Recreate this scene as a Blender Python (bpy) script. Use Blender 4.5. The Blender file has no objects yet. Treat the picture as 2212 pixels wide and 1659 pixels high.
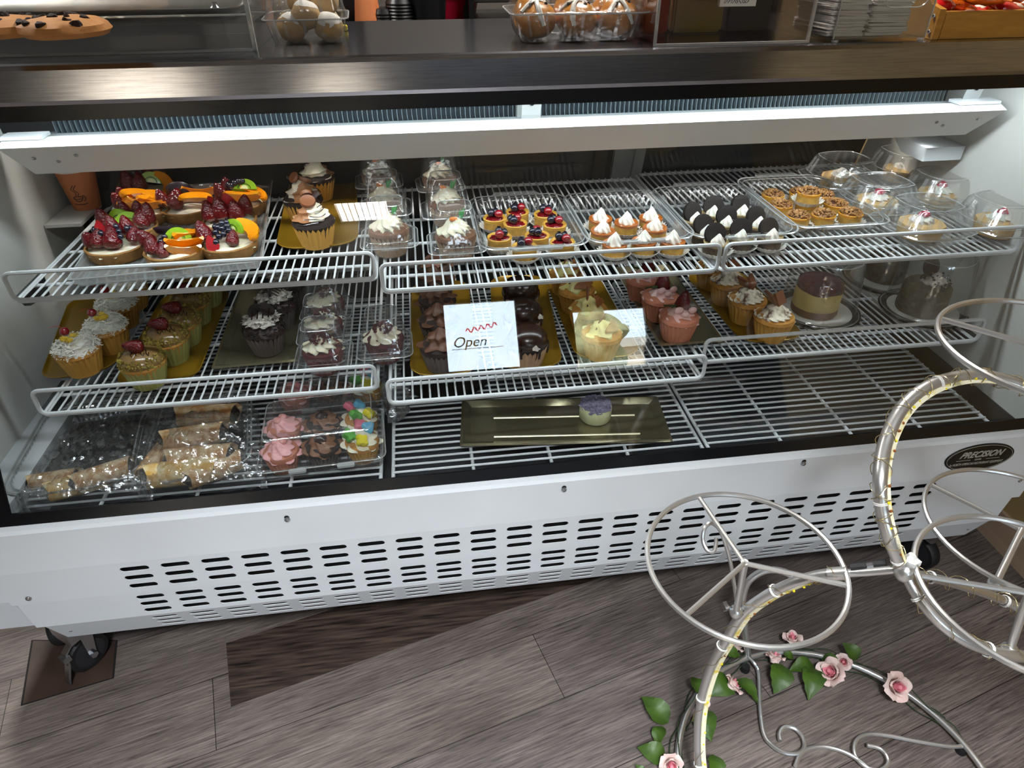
import bpy, bmesh, math, random
from mathutils import Vector, Matrix, noise
PI = math.pi
C = bpy.context.scene.collection
SC = bpy.context.scene

# ------------------------------------------------------------------ camera
FW, FH, FPX = 2212.0, 1659.0, 1463.0
CAM = Vector((0, 0, 1.5))
_dy = Vector((860 - FW / 2, -185 - FH / 2, FPX)).normalized()
_dx = Vector((14162 - FW / 2, -222 - FH / 2, FPX))
_dx = (_dx - _dx.dot(_dy) * _dy).normalized()
_dz = _dx.cross(_dy)
ROW = [Vector((_dx[i], _dy[i], _dz[i])) for i in range(3)]      # camera right, down, forward in world axes
cd = bpy.data.cameras.new('camera'); cam = bpy.data.objects.new('camera', cd); C.objects.link(cam)
cd.sensor_width = 36; cd.lens = FPX / FW * 36; cd.clip_start = .01
_m = Matrix((ROW[0], -ROW[1], -ROW[2])).transposed().to_4x4(); _m.translation = CAM
cam.matrix_world = _m
SC.camera = cam

def spot(px, py, v, ax=2):
    """world point seen at a pixel of the photo on the plane axis = v"""
    d = ROW[0] * (px - FW / 2) + ROW[1] * (py - FH / 2) + ROW[2] * FPX
    return CAM + d * ((v - CAM[ax]) / d[ax])

# ------------------------------------------------------------------ light
SC.view_settings.view_transform = 'Standard'; SC.view_settings.look = 'None'
SC.view_settings.gamma = 1; SC.view_settings.use_curve_mapping = False
SC.view_settings.exposure = 0.66
SC.cycles.max_bounces = 10; SC.cycles.transparent_max_bounces = 40
SC.cycles.diffuse_bounces = 3; SC.cycles.glossy_bounces = 4; SC.cycles.transmission_bounces = 4
SC.cycles.caustics_reflective = False; SC.cycles.caustics_refractive = False
SC.cycles.sample_clamp_indirect = 4
W = bpy.data.worlds.new('sky'); SC.world = W; W.use_nodes = True
W.node_tree.nodes['Background'].inputs[0].default_value = (.70, .85, 1, 1)
W.node_tree.nodes['Background'].inputs[1].default_value = 11.0

def area(name, loc, rot, sx, sy, e, col, spread=PI):
    l = bpy.data.lights.new(name, 'AREA'); l.shape = 'RECTANGLE'; l.size = sx; l.size_y = sy; l.energy = e; l.color = col; l.spread = spread
    o = bpy.data.objects.new(name, l); C.objects.link(o); o.location = loc; o.rotation_euler = rot; return o
sun = bpy.data.lights.new('sun', 'SUN'); sun.energy = 22; sun.color = (1, .93, .82); sun.angle = .01
so = bpy.data.objects.new('sun', sun); C.objects.link(so); so.rotation_euler = (math.radians(-27), 0, math.radians(14))
# daylight through the shop windows and the two added low openings
for x, z, sx, sy in ((.44, 1.675, .70, .67), (1.615, 1.565, .73, .59), (-2.15, .31, .8, .38), (-.6, .28, .44, .32)):
    area('daylight_portal', (x, -3.62, z), (PI / 2, 0, 0), sx, sy, 1, (1, 1, 1)).data.cycles.is_portal = True
# ceiling lamps (x, y, strength): first mirrored in the glass, others unseen fill added
TROFFERS_AND_FILL = [(-.5, -3.27, 9), (-.05, -.75, 62), (1.0, -.75, 3), (-1.6, 2.1, 40), (.6, 2.1, 46)]
for x, y, e in TROFFERS_AND_FILL:
    area('troffer_or_fill_light', (x, y, 2.775), (0, 0, 0), .42, .42, e, (.90, .95, 1) if e > 60 else (1, .96, .90), math.radians(95) if e > 60 else PI)
# strip light of the display case, behind the black header
area('case_strip_light', (.24, 1.328, 1.232), (math.radians(20), 0, 0), 2.05, .02, 5.2, (.84, .95, 1))
area('coil_strip_light', (.24, 1.50, 1.262), (math.radians(85), 0, 0), 1.95, .012, .8, (.5, .9, 1))
area('canopy_strip_light', (.24, 1.53, 1.047), (math.radians(10), 0, 0), 2.0, .012, .5, (.9, .97, 1))

# ------------------------------------------------------------------ materials
def lin(h):
    if not isinstance(h, str): return tuple(h)
    v = [int(h[i:i + 2], 16) / 255 for i in (0, 2, 4)]
    return tuple(c / 12.92 if c <= .04045 else ((c + .055) / 1.055) ** 2.4 for c in v)
_mats = {}
def mat(name, col, rough=.5, metal=0, spec=.5, c2=None, ns=60, nd=4, pos=.5, wid=.25, bump=0, bs=200, sss=0, coat=0, aniso=None, emit=None, vor=0, stretch=None):
    if name in _mats: return _mats[name]
    m = bpy.data.materials.new(name); m.use_nodes = True; nt = m.node_tree; N = nt.nodes; L = nt.links
    b = N['Principled BSDF']; b.inputs['Base Color'].default_value = (*lin(col), 1)
    b.inputs['Roughness'].default_value = rough; b.inputs['Metallic'].default_value = metal
    b.inputs['Specular IOR Level'].default_value = spec
    b.inputs['Coat Weight'].default_value = coat; b.inputs['Coat Roughness'].default_value = .08
    if sss: b.inputs['Subsurface Weight'].default_value = sss; b.inputs['Subsurface Scale'].default_value = .006
    if emit: b.inputs['Emission Color'].default_value = (*lin(col), 1); b.inputs['Emission Strength'].default_value = emit
    tc = N.new('ShaderNodeTexCoord'); vec = tc.outputs['Object']
    if stretch:
        mp = N.new('ShaderNodeMapping'); mp.inputs['Scale'].default_value = stretch; L.new(vec, mp.inputs[0]); vec = mp.outputs[0]
    if c2 is not None:
        n = N.new('ShaderNodeTexNoise'); n.inputs['Scale'].default_value = ns; n.inputs['Detail'].default_value = nd; L.new(vec, n.inputs['Vector'])
        r = N.new('ShaderNodeValToRGB'); r.color_ramp.elements[0].position = max(0, pos - wid); r.color_ramp.elements[1].position = min(1, pos + wid)
        r.color_ramp.elements[0].color = (*lin(col), 1); r.color_ramp.elements[1].color = (*lin(c2), 1)
        L.new(n.outputs['Fac'], r.inputs[0]); L.new(r.outputs[0], b.inputs['Base Color'])
    if bump:
        if vor: n = N.new('ShaderNodeTexVoronoi'); o = n.outputs['Distance']
        else: n = N.new('ShaderNodeTexNoise'); n.inputs['Detail'].default_value = 3; o = n.outputs['Fac']
        n.inputs['Scale'].default_value = bs; L.new(vec, n.inputs['Vector'])
        bp = N.new('ShaderNodeBump'); bp.inputs['Strength'].default_value = bump; bp.inputs['Distance'].default_value = .002
        L.new(o, bp.inputs['Height']); L.new(bp.outputs[0], b.inputs['Normal'])
    _mats[name] = m; return m
def clear(name, tint=(.97, .98, .98), ior=1.45, rough=.04, gain=1.0, bump=0, bs=60, base=0.0, haze=0.0):
    """thin clear sheet: straight through, plus a Fresnel reflection"""
    m = bpy.data.materials.new(name); m.use_nodes = True; nt = m.node_tree; N = nt.nodes; L = nt.links; N.remove(N['Principled BSDF'])
    t = N.new('ShaderNodeBsdfTransparent'); t.inputs[0].default_value = (*tint, 1)
    g = N.new('ShaderNodeBsdfGlossy'); g.inputs['Roughness'].default_value = rough
    f = N.new('ShaderNodeLayerWeight'); f.inputs[0].default_value = .5; f0 = ((ior - 1) / (ior + 1)) ** 2 * gain + base
    pw = N.new('ShaderNodeMath'); pw.operation = 'POWER'; pw.inputs[1].default_value = 5; L.new(f.outputs['Facing'], pw.inputs[0])
    ml = N.new('ShaderNodeMath'); ml.operation = 'MULTIPLY_ADD'; ml.inputs[1].default_value = (1 - f0) * .8; ml.inputs[2].default_value = f0; ml.use_clamp = True
    L.new(pw.outputs[0], ml.inputs[0])
    mx = N.new('ShaderNodeMixShader'); L.new(ml.outputs[0], mx.inputs[0]); L.new(t.outputs[0], mx.inputs[1]); L.new(g.outputs[0], mx.inputs[2])
    out = mx.outputs[0]
    if haze:
        df = N.new('ShaderNodeBsdfDiffuse'); df.inputs[0].default_value = (.9, .92, .92, 1); m2 = N.new('ShaderNodeMixShader'); m2.inputs[0].default_value = haze
        L.new(out, m2.inputs[1]); L.new(df.outputs[0], m2.inputs[2]); out = m2.outputs[0]
    L.new(out, N['Material Output'].inputs[0])
    if bump:
        tc = N.new('ShaderNodeTexCoord'); n = N.new('ShaderNodeTexNoise'); n.inputs['Scale'].default_value = bs; n.inputs['Detail'].default_value = 2
        L.new(tc.outputs['Object'], n.inputs['Vector']); bp = N.new('ShaderNodeBump'); bp.inputs['Strength'].default_value = bump; bp.inputs['Distance'].default_value = .004
        L.new(n.outputs['Fac'], bp.inputs['Height']); L.new(bp.outputs[0], g.inputs['Normal']); L.new(bp.outputs[0], f.inputs['Normal'])
    return m

white_paint = mat('white_paint', 'dfe3e6', .42, c2='d6dadd', ns=4)
inner_white = mat('inner_white', 'dededa', .5, c2='d4d4cf', ns=3)
wire_white = mat('wire_white', 'd6d9db', .35)
deck_wire = mat('deck_wire', 'cfd3d6', .4)
black_trim = mat('black_trim', '05060a', .25)
well_dark = mat('well_dark', '3c3e42', .45, .6, c2='505358', ns=8)
bracket_dark = mat('bracket_dark', '55585a', .4, .7)
steel_bright = mat('steel_bright', 'b9bcc0', .25, 1)
rubber = mat('rubber', '0c0c0e', .6)
glass = clear('case_glass', (.985, .99, .985), 1.5, 0.0, 1.15)
acrylic = clear('acrylic', (.92, .93, .93), 1.49, .05, 1.4, base=.05, haze=.02)
plastic = clear('clear_plastic', (.955, .96, .96), 1.5, .12, 1.5, bump=.35, bs=45, base=.06, haze=.025)
plastic_edge = clear('plastic_edge', (.88, .90, .90), 1.5, .16, 2, bump=.3, bs=60, base=.36, haze=.28)
plastic_rib = clear('plastic_rib', (.90, .92, .92), 1.5, .14, 2, bump=.3, bs=60, base=.22, haze=.12)
film = clear('film', (.90, .91, .92), 1.5, .16, 2.2, bump=.6, bs=70, base=.14, haze=.035)
dark_glass = mat('dark_glass', '1a1d20', .06, c2='2b2f30', ns=3)
def steel():
    m = mat('brushed_steel', 'bdc0c8', .17, 1, c2='9fa2ab', ns=20, nd=5, stretch=(1, 25, 25)); return m
brushed = steel()
brushed_top = mat('brushed_steel_top', '8e8c8b', .20, 1, bump=.05, bs=14, stretch=(1, 60, 60))
fin_metal = mat('fin_metal', 'b9c7cd', .35, .8)
coil_dark = mat('coil_dark', '16262f', .5, .3)
stand_metal = mat('stand_silver', 'd0cfcd', .30, .88, bump=.05, bs=300)

# ------------------------------------------------------------------ mesh builder
class MB:
    def __init__(s, org=(0, 0, 0)): s.v = []; s.f = []; s.mi = []; s.cur = 0; s.org = Vector(org)
    def add(s, vs, fs):
        b = len(s.v); s.v += [tuple(p) for p in vs]; s.f += [tuple(i + b for i in f) for f in fs]; s.mi += [s.cur] * len(fs); return s
    def box(s, a, b):
        x0, y0, z0 = a; x1, y1, z1 = b
        vs = [(x, y, z) for z in (z0, z1) for y in (y0, y1) for x in (x0, x1)]
        return s.add(vs, [(0, 2, 3, 1), (4, 5, 7, 6), (0, 1, 5, 4), (2, 6, 7, 3), (0, 4, 6, 2), (1, 3, 7, 5)])
    def rbox(s, a, b, r=.003):
        """box with chamfered edges"""
        bm = bmesh.new(); bmesh.ops.create_cube(bm, size=1)
        for v in bm.verts: v.co = Vector([(a[i] + b[i]) / 2 + v.co[i] * (b[i] - a[i]) for i in range(3)])
        bmesh.ops.bevel(bm, geom=bm.edges[:], offset=r, segments=2, affect='EDGES')
        bm.verts.ensure_lookup_table(); s.add([v.co[:] for v in bm.verts], [[v.index for v in f.verts] for f in bm.faces]); bm.free(); return s
    def loft(s, rings, bot=True, top=False, closed=True):
        n = len(rings[0]); vs = [p for r in rings for p in r]; fs = []
        for j in range(len(rings) - 1):
            for i in range(n if closed else n - 1):
                k = (i + 1) % n; fs.append((j * n + i, j * n + k, (j + 1) * n + k, (j + 1) * n + i))
        if bot: fs.append(tuple(range(n))[::-1])
        if top: fs.append(tuple((len(rings) - 1) * n + i for i in range(n)))
        return s.add(vs, fs)
    def lathe(s, prof, n=24, c=(0, 0, 0), fn=None, bot=True, top=True):
        R = []
        for r, z in prof:
            ring = []
            for i in range(n):
                a = 2 * PI * i / n; q = r * (fn(a, z, i) if fn else 1)
                ring.append((c[0] + q * math.cos(a), c[1] + q * math.sin(a), c[2] + z))
            R.append(ring)
        return s.loft(R, bot, top)
    def tube(s, pts, r, n=8, closed=False, caps=True, flat=1.0):
        pts = [Vector(p) for p in pts]; m = len(pts); rings = []; u = None
        for i, p in enumerate(pts):
            a = pts[(i - 1) % m] if closed or i else p; b = pts[(i + 1) % m] if closed or i < m - 1 else p
            t = (b - a)
            if t.length < 1e-9: t = Vector((0, 0, 1))
            t.normalize()
            if u is None: u = t.cross(Vector((0, 0, 1)) if abs(t.z) < .9 else Vector((1, 0, 0)))
            u = (u - u.dot(t) * t).normalized(); w = t.cross(u); rr = r[i] if isinstance(r, (list, tuple)) else r
            rings.append([p + u * rr * math.cos(2 * PI * k / n) + w * rr * flat * math.sin(2 * PI * k / n) for k in range(n)])
        if closed: rings.append(rings[0]); return s.loft(rings, False, False)
        return s.loft(rings, caps, caps)
    def blob(s, c, rad, n=12, amp=0, fr=40, seed=0, m=None, rot=None):
        if not isinstance(rad, (tuple, list)): rad = (rad,) * 3
        m = m or max(5, n * 2 // 3); rings = []; off = Vector((seed * 7.3, seed * 3.1, seed * 1.7)); c = Vector(c)
        for j in range(1, m):
            ph = PI * j / m; ring = []
            for i in range(n):
                th = 2 * PI * i / n; d = Vector((math.cos(th) * math.sin(ph), math.sin(th) * math.sin(ph), -math.cos(ph)))
                q = 1 + (amp * noise.noise(Vector((d.x * rad[0], d.y * rad[1], d.z * rad[2])) * fr + off) if amp else 0)
                p = Vector((d.x * rad[0], d.y * rad[1], d.z * rad[2])) * q
                if rot: p = rot @ p
                ring.append(c + p)
            rings.append(ring)
        return s.loft(rings, True, True)
    def prism(s, poly, z0, z1):
        """poly in xy, extruded along z"""
        return s.loft([[(x, y, z0) for x, y in poly], [(x, y, z1) for x, y in poly]], True, True)
    def profx(s, prof, x0, x1):
        """closed (y, z) profile swept along x"""
        return s.loft([[(x0, y, z) for y, z in prof], [(x1, y, z) for y, z in prof]], True, True)
    def xf(s, M, start=0):
        s.v[start:] = [tuple(M @ Vector(p)) for p in s.v[start:]]; return s
    def mesh(s, name, mats, smooth=True, ang=40):
        me = bpy.data.meshes.new(name); me.from_pydata([tuple(Vector(p) - s.org) for p in s.v], [], s.f)
        for m in (mats if isinstance(mats, (list, tuple)) else [mats]): me.materials.append(m)
        me.polygons.foreach_set('material_index', s.mi)
        bm = bmesh.new(); bm.from_mesh(me); bmesh.ops.recalc_face_normals(bm, faces=bm.faces); bm.to_mesh(me); bm.free()
        if smooth:
            me.polygons.foreach_set('use_smooth', [True] * len(me.polygons)); me.set_sharp_from_angle(angle=math.radians(ang))
        me.update(); return me
    def build(s, name, mats, parent=None, smooth=True, ang=40):
        o = bpy.data.objects.new(name, s.mesh(name, mats, smooth, ang)); C.objects.link(o); o.parent = parent
        if parent is None: o.location = s.org
        return o

def rr(w, d, r, z=0, n=5, c=(0, 0)):
    """rounded rectangle ring"""
    P = []
    for sx, sy, a0 in ((1, 1, 0), (-1, 1, 90), (-1, -1, 180), (1, -1, 270)):
        for k in range(n + 1):
            a = math.radians(a0 + 90 * k / n); P.append((c[0] + sx * (w / 2 - r) + r * math.cos(a), c[1] + sy * (d / 2 - r) + r * math.sin(a), z))
    return P
def smooth_path(pts, k=6):
    """Catmull-Rom through points"""
    P = [Vector(p) for p in pts]; out = []
    for i in range(len(P) - 1):
        a = P[i - 1] if i else P[0] * 2 - P[1]; b = P[i]; c = P[i + 1]; d = P[i + 2] if i + 2 < len(P) else P[-1] * 2 - P[-2]
        for j in range(k):
            t = j / k; out.append(.5 * ((2 * b) + (c - a) * t + (2 * a - 5 * b + 4 * c - d) * t * t + (3 * b - a - 3 * c + d) * t ** 3))
    out.append(P[-1]); return out

def tag(o, label=None, cat=None, group=None, kind=None):
    if label: o['label'] = label
    if cat: o['category'] = cat
    if group: o['group'] = group
    if kind: o['kind'] = kind
    return o
def thing(name, label=None, cat=None, loc=(0, 0, 0), rz=0, group=None):
    o = bpy.data.objects.new(name, None); C.objects.link(o); o.empty_display_size = .05
    o.location = loc; o.rotation_euler = (0, 0, rz); return tag(o, label, cat, group)
KIDS = {}
def kids(o): return [c for c in bpy.data.objects if c.parent == o]
def copy_tree(o, parent=None):
    c = o.copy(); C.objects.link(c); c.parent = parent
    ch = KIDS.get(o.name)
    if ch is None: ch = KIDS[o.name] = kids(o)
    for q in ch: copy_tree(q, c)
    return c
PROTO = {}
def place(key, fn, loc, rz=0, label='', cat='', group=None, s=1.0, tilt=None):
    """first use builds the thing, later uses copy it with all its parts"""
    if key not in PROTO: o = PROTO[key] = fn()
    else: o = copy_tree(PROTO[key])
    o.location = loc; o.rotation_euler = (tilt[0] if tilt else 0, tilt[1] if tilt else 0, rz); o.scale = (s, s, s)
    for k in ('label', 'category', 'group'):
        if k in o: del o[k]
    return tag(o, label, cat, group)
def part(mesh_obj, name, parent, loc=(0, 0, 0), rot=(0, 0, 0), s=1):
    """another copy of a mesh as a part"""
    o = bpy.data.objects.new(name, mesh_obj); C.objects.link(o); o.parent = parent; o.location = loc; o.rotation_euler = rot
    o.scale = (s, s, s) if not isinstance(s, tuple) else s; return o
# ------------------------------------------------------------------ the room
def floor_mat():
    m = bpy.data.materials.new('vinyl_plank'); m.use_nodes = True; nt = m.node_tree; N = nt.nodes; L = nt.links; b = N['Principled BSDF']
    tc = N.new('ShaderNodeTexCoord'); mp = N.new('ShaderNodeMapping'); mp.inputs['Rotation'].default_value = (0, 0, math.radians(-14.6)); mp.inputs['Location'].default_value = (.31, -.035, 0)
    L.new(tc.outputs['Object'], mp.inputs[0])
    br = N.new('ShaderNodeTexBrick'); br.inputs['Scale'].default_value = 1; br.inputs['Brick Width'].default_value = 1.2; br.inputs['Row Height'].default_value = .183
    br.inputs['Mortar Size'].default_value = .0009; br.inputs['Bias'].default_value = 0; br.offset = .37
    br.inputs['Color1'].default_value = (*lin('857a76'), 1); br.inputs['Color2'].default_value = (*lin('93877f'), 1); br.inputs['Mortar'].default_value = (*lin('1d1816'), 1)
    L.new(mp.outputs[0], br.inputs[0])
    st = N.new('ShaderNodeMapping'); st.inputs['Scale'].default_value = (5, 120, 1); L.new(mp.outputs[0], st.inputs[0])
    n1 = N.new('ShaderNodeTexNoise'); n1.inputs['Scale'].default_value = 2.0; n1.inputs['Detail'].default_value = 6; n1.inputs['Roughness'].default_value = .7; n1.inputs['Distortion'].default_value = .5; L.new(st.outputs[0], n1.inputs[0])
    s2 = N.new('ShaderNodeMapping'); s2.inputs['Scale'].default_value = (1.2, 4, 1); L.new(mp.outputs[0], s2.inputs[0])
    n2 = N.new('ShaderNodeTexNoise'); n2.inputs['Scale'].default_value = 2.5; n2.inputs['Detail'].default_value = 3; L.new(s2.outputs[0], n2.inputs[0])
    r1 = N.new('ShaderNodeValToRGB'); r1.color_ramp.elements[0].position = .34; r1.color_ramp.elements[1].position = .66
    r1.color_ramp.elements[0].color = (.10, .09, .088, 1); r1.color_ramp.elements[1].color = (1.0, .98, .96, 1); L.new(n1.outputs[0], r1.inputs[0])
    r2 = N.new('ShaderNodeValToRGB'); r2.color_ramp.elements[0].position = .3; r2.color_ramp.elements[1].position = .7
    r2.color_ramp.elements[0].color = (.42, .39, .37, 1); r2.color_ramp.elements[1].color = (1, 1, 1, 1); L.new(n2.outputs[0], r2.inputs[0])
    m1 = N.new('ShaderNodeMix'); m1.data_type = 'RGBA'; m1.blend_type = 'MULTIPLY'; m1.inputs[0].default_value = .85; L.new(br.outputs[0], m1.inputs[6]); L.new(r1.outputs[0], m1.inputs[7])
    m2 = N.new('ShaderNodeMix'); m2.data_type = 'RGBA'; m2.blend_type = 'MULTIPLY'; m2.inputs[0].default_value = .8; L.new(m1.outputs[2], m2.inputs[6]); L.new(r2.outputs[0], m2.inputs[7])
    L.new(m2.outputs[2], b.inputs['Base Color'])
    b.inputs['Roughness'].default_value = .42
    bp = N.new('ShaderNodeBump'); bp.inputs['Strength'].default_value = .25; bp.inputs['Distance'].default_value = .002; L.new(n1.outputs[0], bp.inputs['Height']); L.new(bp.outputs[0], b.inputs['Normal'])
    return m
def struct(name, mb, m, smooth=False):
    return tag(mb.build(name, m, None, smooth), kind='structure')
XW, XR, YB, YF, YP, XL = 1.565, 3.5, 3.3, -3.5, -.5, -4.2
fl = floor_mat()
struct('floor', MB().box((XL - .1, YF - .1, -.1), (XR + .1, YB + .1, 0)), fl)
# the odd darker plank and the brown patch let into the floor
dark_plank = mat('dark_plank', '17110f', .42, c2='54453c', ns=2.2, nd=6, pos=.5, wid=.18, stretch=(4, 60, 1))
patch_m = mat('brown_patch', '47352b', .5, c2='261b16', ns=9, nd=6)
a = math.radians(14.6); ux = Vector((math.cos(a), math.sin(a), 0)); uy = Vector((-math.sin(a), math.cos(a), 0))
p0 = spot(495, 1530, 0)
struct('trim_1', MB().loft([[p0 + ux * x + uy * y + Vector((0, 0, z)) for x, y in ((0.004, .002), (1.1, .002), (1.1, .181), (0.004, .181))] for z in (.0002, .0012)], True, True), dark_plank)
pp = [spot(px, py, 0) for px, py in ((50, 1521), (242, 1464), (250, 1385), (72, 1385))]
struct('trim_2', MB().loft([[p + Vector((0, 0, z)) for p in pp] for z in (.0002, .0014)], True, True), patch_m)
pc = (pp[0] + pp[1] + pp[2] + pp[3]) / 4
struct('trim_3', MB().loft([[pc + (p - pc) * 1.05 + Vector((0, 0, z)) for p in pp] for z in (.0001, .0006)], True, True), mat('joint_dark', '0d0a09', .8))
tan = mat('tan_wall', 'a98f5f', .6, c2='9f855a', ns=3)
grey_wall = mat('grey_wall', '6d6a66', .7, c2='656260', ns=2)
cream_wall = mat('cream_wall', 'a89c8b', .7, c2='9c907f', ns=2)
struct('wall_right', MB().box((XW, YP, 0), (XW + .1, YB, 2.8)), tan)
struct('wall_side', MB().box((XR, YF, 0), (XR + .1, YB, 2.8)), cream_wall)
struct('baseboard_right', MB().box((XW - .012, YP, 0), (XW - .0005, 2.4, .11)), mat('base_wood', 'b49a80', .5, c2='a08670', ns=12, stretch=(1, .2, 3)))
struct('wall_left', MB().box((XL - .1, YF, 0), (XL, YB, 2.8)), cream_wall)
struct('wall_back', MB().box((XL, YB, 0), (XR, YB + .1, 2.8)), mat('staff_wall', '5a544e', .7, c2='4a4540', ns=2))
struct('ceiling', MB().box((XL - .1, YF - .1, 2.8), (XR + .1, YB + .1, 2.9)), mat('ceiling_tile', 'cfcdc8', .9))
# front wall behind the viewer: two high windows, two low ones added for fascia reflections
wf = MB()
OPEN = [(-2.55, -1.75, .12, .50), (-.82, -.38, .12, .44), (.09, .79, 1.34, 2.01), (1.25, 1.98, 1.27, 1.86)]
xs = [XL] + [v for o in OPEN for v in o[:2]] + [XR]
for i in range(0, len(xs), 2):
    if xs[i + 1] - xs[i] > .005: wf.box((xs[i], YF - .1, 0), (xs[i + 1], YF, 2.8))
for x0, x1, z0, z1 in OPEN:
    wf.box((x0, YF - .1, 0), (x1, YF, z0)); wf.box((x0, YF - .1, z1), (x1, YF, 2.8))
struct('wall_front', wf, grey_wall)
frame_dark = mat('frame_dark', '2a2a2c', .4, .5)
for (x0, x1, z0, z1), nm in zip(OPEN, ('added_window_1', 'added_window_2', 'window_3', 'window_4')):
    f = MB(); w = .03
    for a_, b_ in (((x0, z0), (x0 + w, z1)), ((x1 - w, z0), (x1, z1)), ((x0 + w, z0), (x1 - w, z0 + w)), ((x0 + w, z1 - w), (x1 - w, z1))):
        f.box((a_[0], YF - .07, a_[1]), (b_[0], YF - .02, b_[1]))
    o = struct(nm, f, frame_dark)
    MB().box((x0 + w, YF - .05, z0 + w), (x1 - w, YF - .044, z1 - w)).build('window_pane', glass, o, False)

# outside, seen only as reflections in the case glass
struct('ground', MB().box((-30, -40, -.3), (40, YF - .1, -.02)), mat('asphalt', '77746f', .9, c2='6a6762', ns=2))
struct('trim_4', MB().box((-6, -9, -.02), (4, YF - .1, -.012)), mat('added_pavement', 'b59d80', .9, c2='a99275', ns=3))  # pale strip added to brighten the fascia reflection through the low openings
bld = thing('shop_building', 'beige flat roofed building across the lot, mirrored in the case glass', 'building', (9, -22, 0))
MB(bld.location).box((4.2, -24, -.02), (16, -20, 3.9)).build('building_wall', mat('stucco', 'd8c3a4', .8), bld, False)
MB(bld.location).box((4.1, -24.1, 3.9), (16.1, -19.85, 4.2)).build('roof_edge', mat('roof_edge', 'efe6d8', .7), bld, False)
MB(bld.location).box((5.2, -20.02, .3), (6.6, -19.97, 2.4)).box((7.2, -20.02, .3), (8.6, -19.97, 2.4)).build('shop_window', dark_glass, bld, False)
tr_ = thing('street_tree', 'small yellow green tree across the lot, mirrored in the case glass', 'tree', (4.3, -15, 0))
MB((4.3, -15, 0)).tube([(4.3, -15, 0), (4.32, -15, 1.2), (4.28, -15, 2.6)], [.09, .07, .05], 8).build('trunk', mat('bark', '54402e', .8), tr_)
m = MB((4.3, -15, 0)); m.blob((4.3, -15, 3.4), (.7, .7, .8), 40, .55, 2.6, 3); m.build('crown', mat('crown_green', 'a3a274', .8, c2='6c7056', ns=6), tr_)
# ceiling lamp bodies; all but the first belong to the added fill
tile_frame = mat('troffer_frame', 'd8d8d6', .5)
for i, (x, y, e) in enumerate(TROFFERS_AND_FILL):
    t = thing('ceiling_or_fill_light', ['square louvred ceiling light nearest the shop windows', 'unseen square fill light added on the ceiling above the shop floor', 'unseen square fill light added above the shop floor by the tan wall', 'unseen square fill light added over the staff side towards the left wall', 'unseen square fill light added over the staff side by the tan wall'][i], 'lamp', (x, y, 2.8), 0, 'ceiling lights')
    f = MB(); f.box((-.235, -.235, -.03), (.235, -.215, 0)); f.box((-.235, .215, -.03), (.235, .235, 0)); f.box((-.235, -.215, -.03), (-.215, .215, 0)); f.box((.215, -.215, -.03), (.235, .215, 0))
    f.build('light_frame', tile_frame, t, False)
    l = MB()
    for k in range(9): l.box((-.20 + .05 * k - .002, -.215, -.045), (-.20 + .05 * k + .002, .215, -.028))
    l.build('louvre', tile_frame, t, False)

# ------------------------------------------------------------------ the display case
XC0, XC1 = -.985, 1.37          # outer ends of the case
WL, WR = -.935, 1.33           # inner faces of the end walls
CO = Vector((.24, 1.45, 0))
case = thing('display_case', 'long white refrigerated bakery display case with slanted front glass', 'display case', CO)
def cp(mb, name, m, parent=case, **k): return mb.build(name, m, parent, **k)
def cm(): return MB(CO)
GT = math.tan(math.radians(20.5))
def gy(z): return 1.03 + (z - .57) * GT        # front glass: depth at a height
ZT = 1.305
# worktop: steel slab with a folded front edge
w = cm(); w.profx([(1.27, 1.243), (1.267, 1.25), (1.267, 1.296), (1.271, 1.303), (1.279, 1.305), (1.73, 1.305), (1.73, 1.285), (1.30, 1.285), (1.30, 1.243)], -1.15, 1.5)
cp(w, 'countertop', brushed, smooth=False)
cp(cm().profx([(1.272, 1.218), (1.272, 1.2425), (1.31, 1.2425), (1.31, 1.218)], -1.15, 1.5), 'black_header', black_trim)
# front glass, its printed black border
g = cm(); th = .006
def gl(x0, x1, z0, z1, off=0.0, t=th):
    return [[(x, gy(z) + o, z) for x, z in ((x0, z0), (x1, z0), (x1, z1), (x0, z1))] for o in (off, off + t)]
g.loft(gl(XC0, XC1, .552, 1.222), True, True); cp(g, 'front_glass', glass, smooth=False)
b = cm()
b.loft(gl(XC0, XC1, .5515, .574, -.004, .0035), True, True)
b.loft(gl(XC0 - .005, -.812, .574, 1.217, -.004, .0035), True, True); b.loft(gl(1.345, XC1 + .005, .574, 1.217, -.004, .0035), True, True)
cp(b, 'glass_border', black_trim, smooth=False)
# end walls: outer profile (y, z)
prof = [(1.03, .13), (1.014, .53), (1.04, .545), (gy(1.215) + .012, 1.215), (1.73, 1.215), (1.78, 1.2), (1.97, .55), (1.97, .13)]
for x0, x1 in ((XC0, WL), (WR, XC1)):
    cp(cm().profx([(1.062, .53), (gy(.60) + .012, .60), (gy(1.215) + .012, 1.215), (1.835, 1.215), (2.025, .53)], x0 + .003, x1 - .003), 'side_wall', inner_white, smooth=False)
# well under the deck racks
wl = cm(); wl.box((WL, 1.06, .40), (WR, 2.03, .43)); wl.box((WL, 1.045, .40), (WR, 1.06, .545)); wl.box((WL, 2.01, .40), (WR, 2.03, .56))
wl.box((WL - .02, 1.06, .40), (WL, 2.03, .53)); wl.box((WR, 1.06, .40), (WR + .02, 2.03, .53)); cp(wl, 'well', well_dark, smooth=False)
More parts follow.
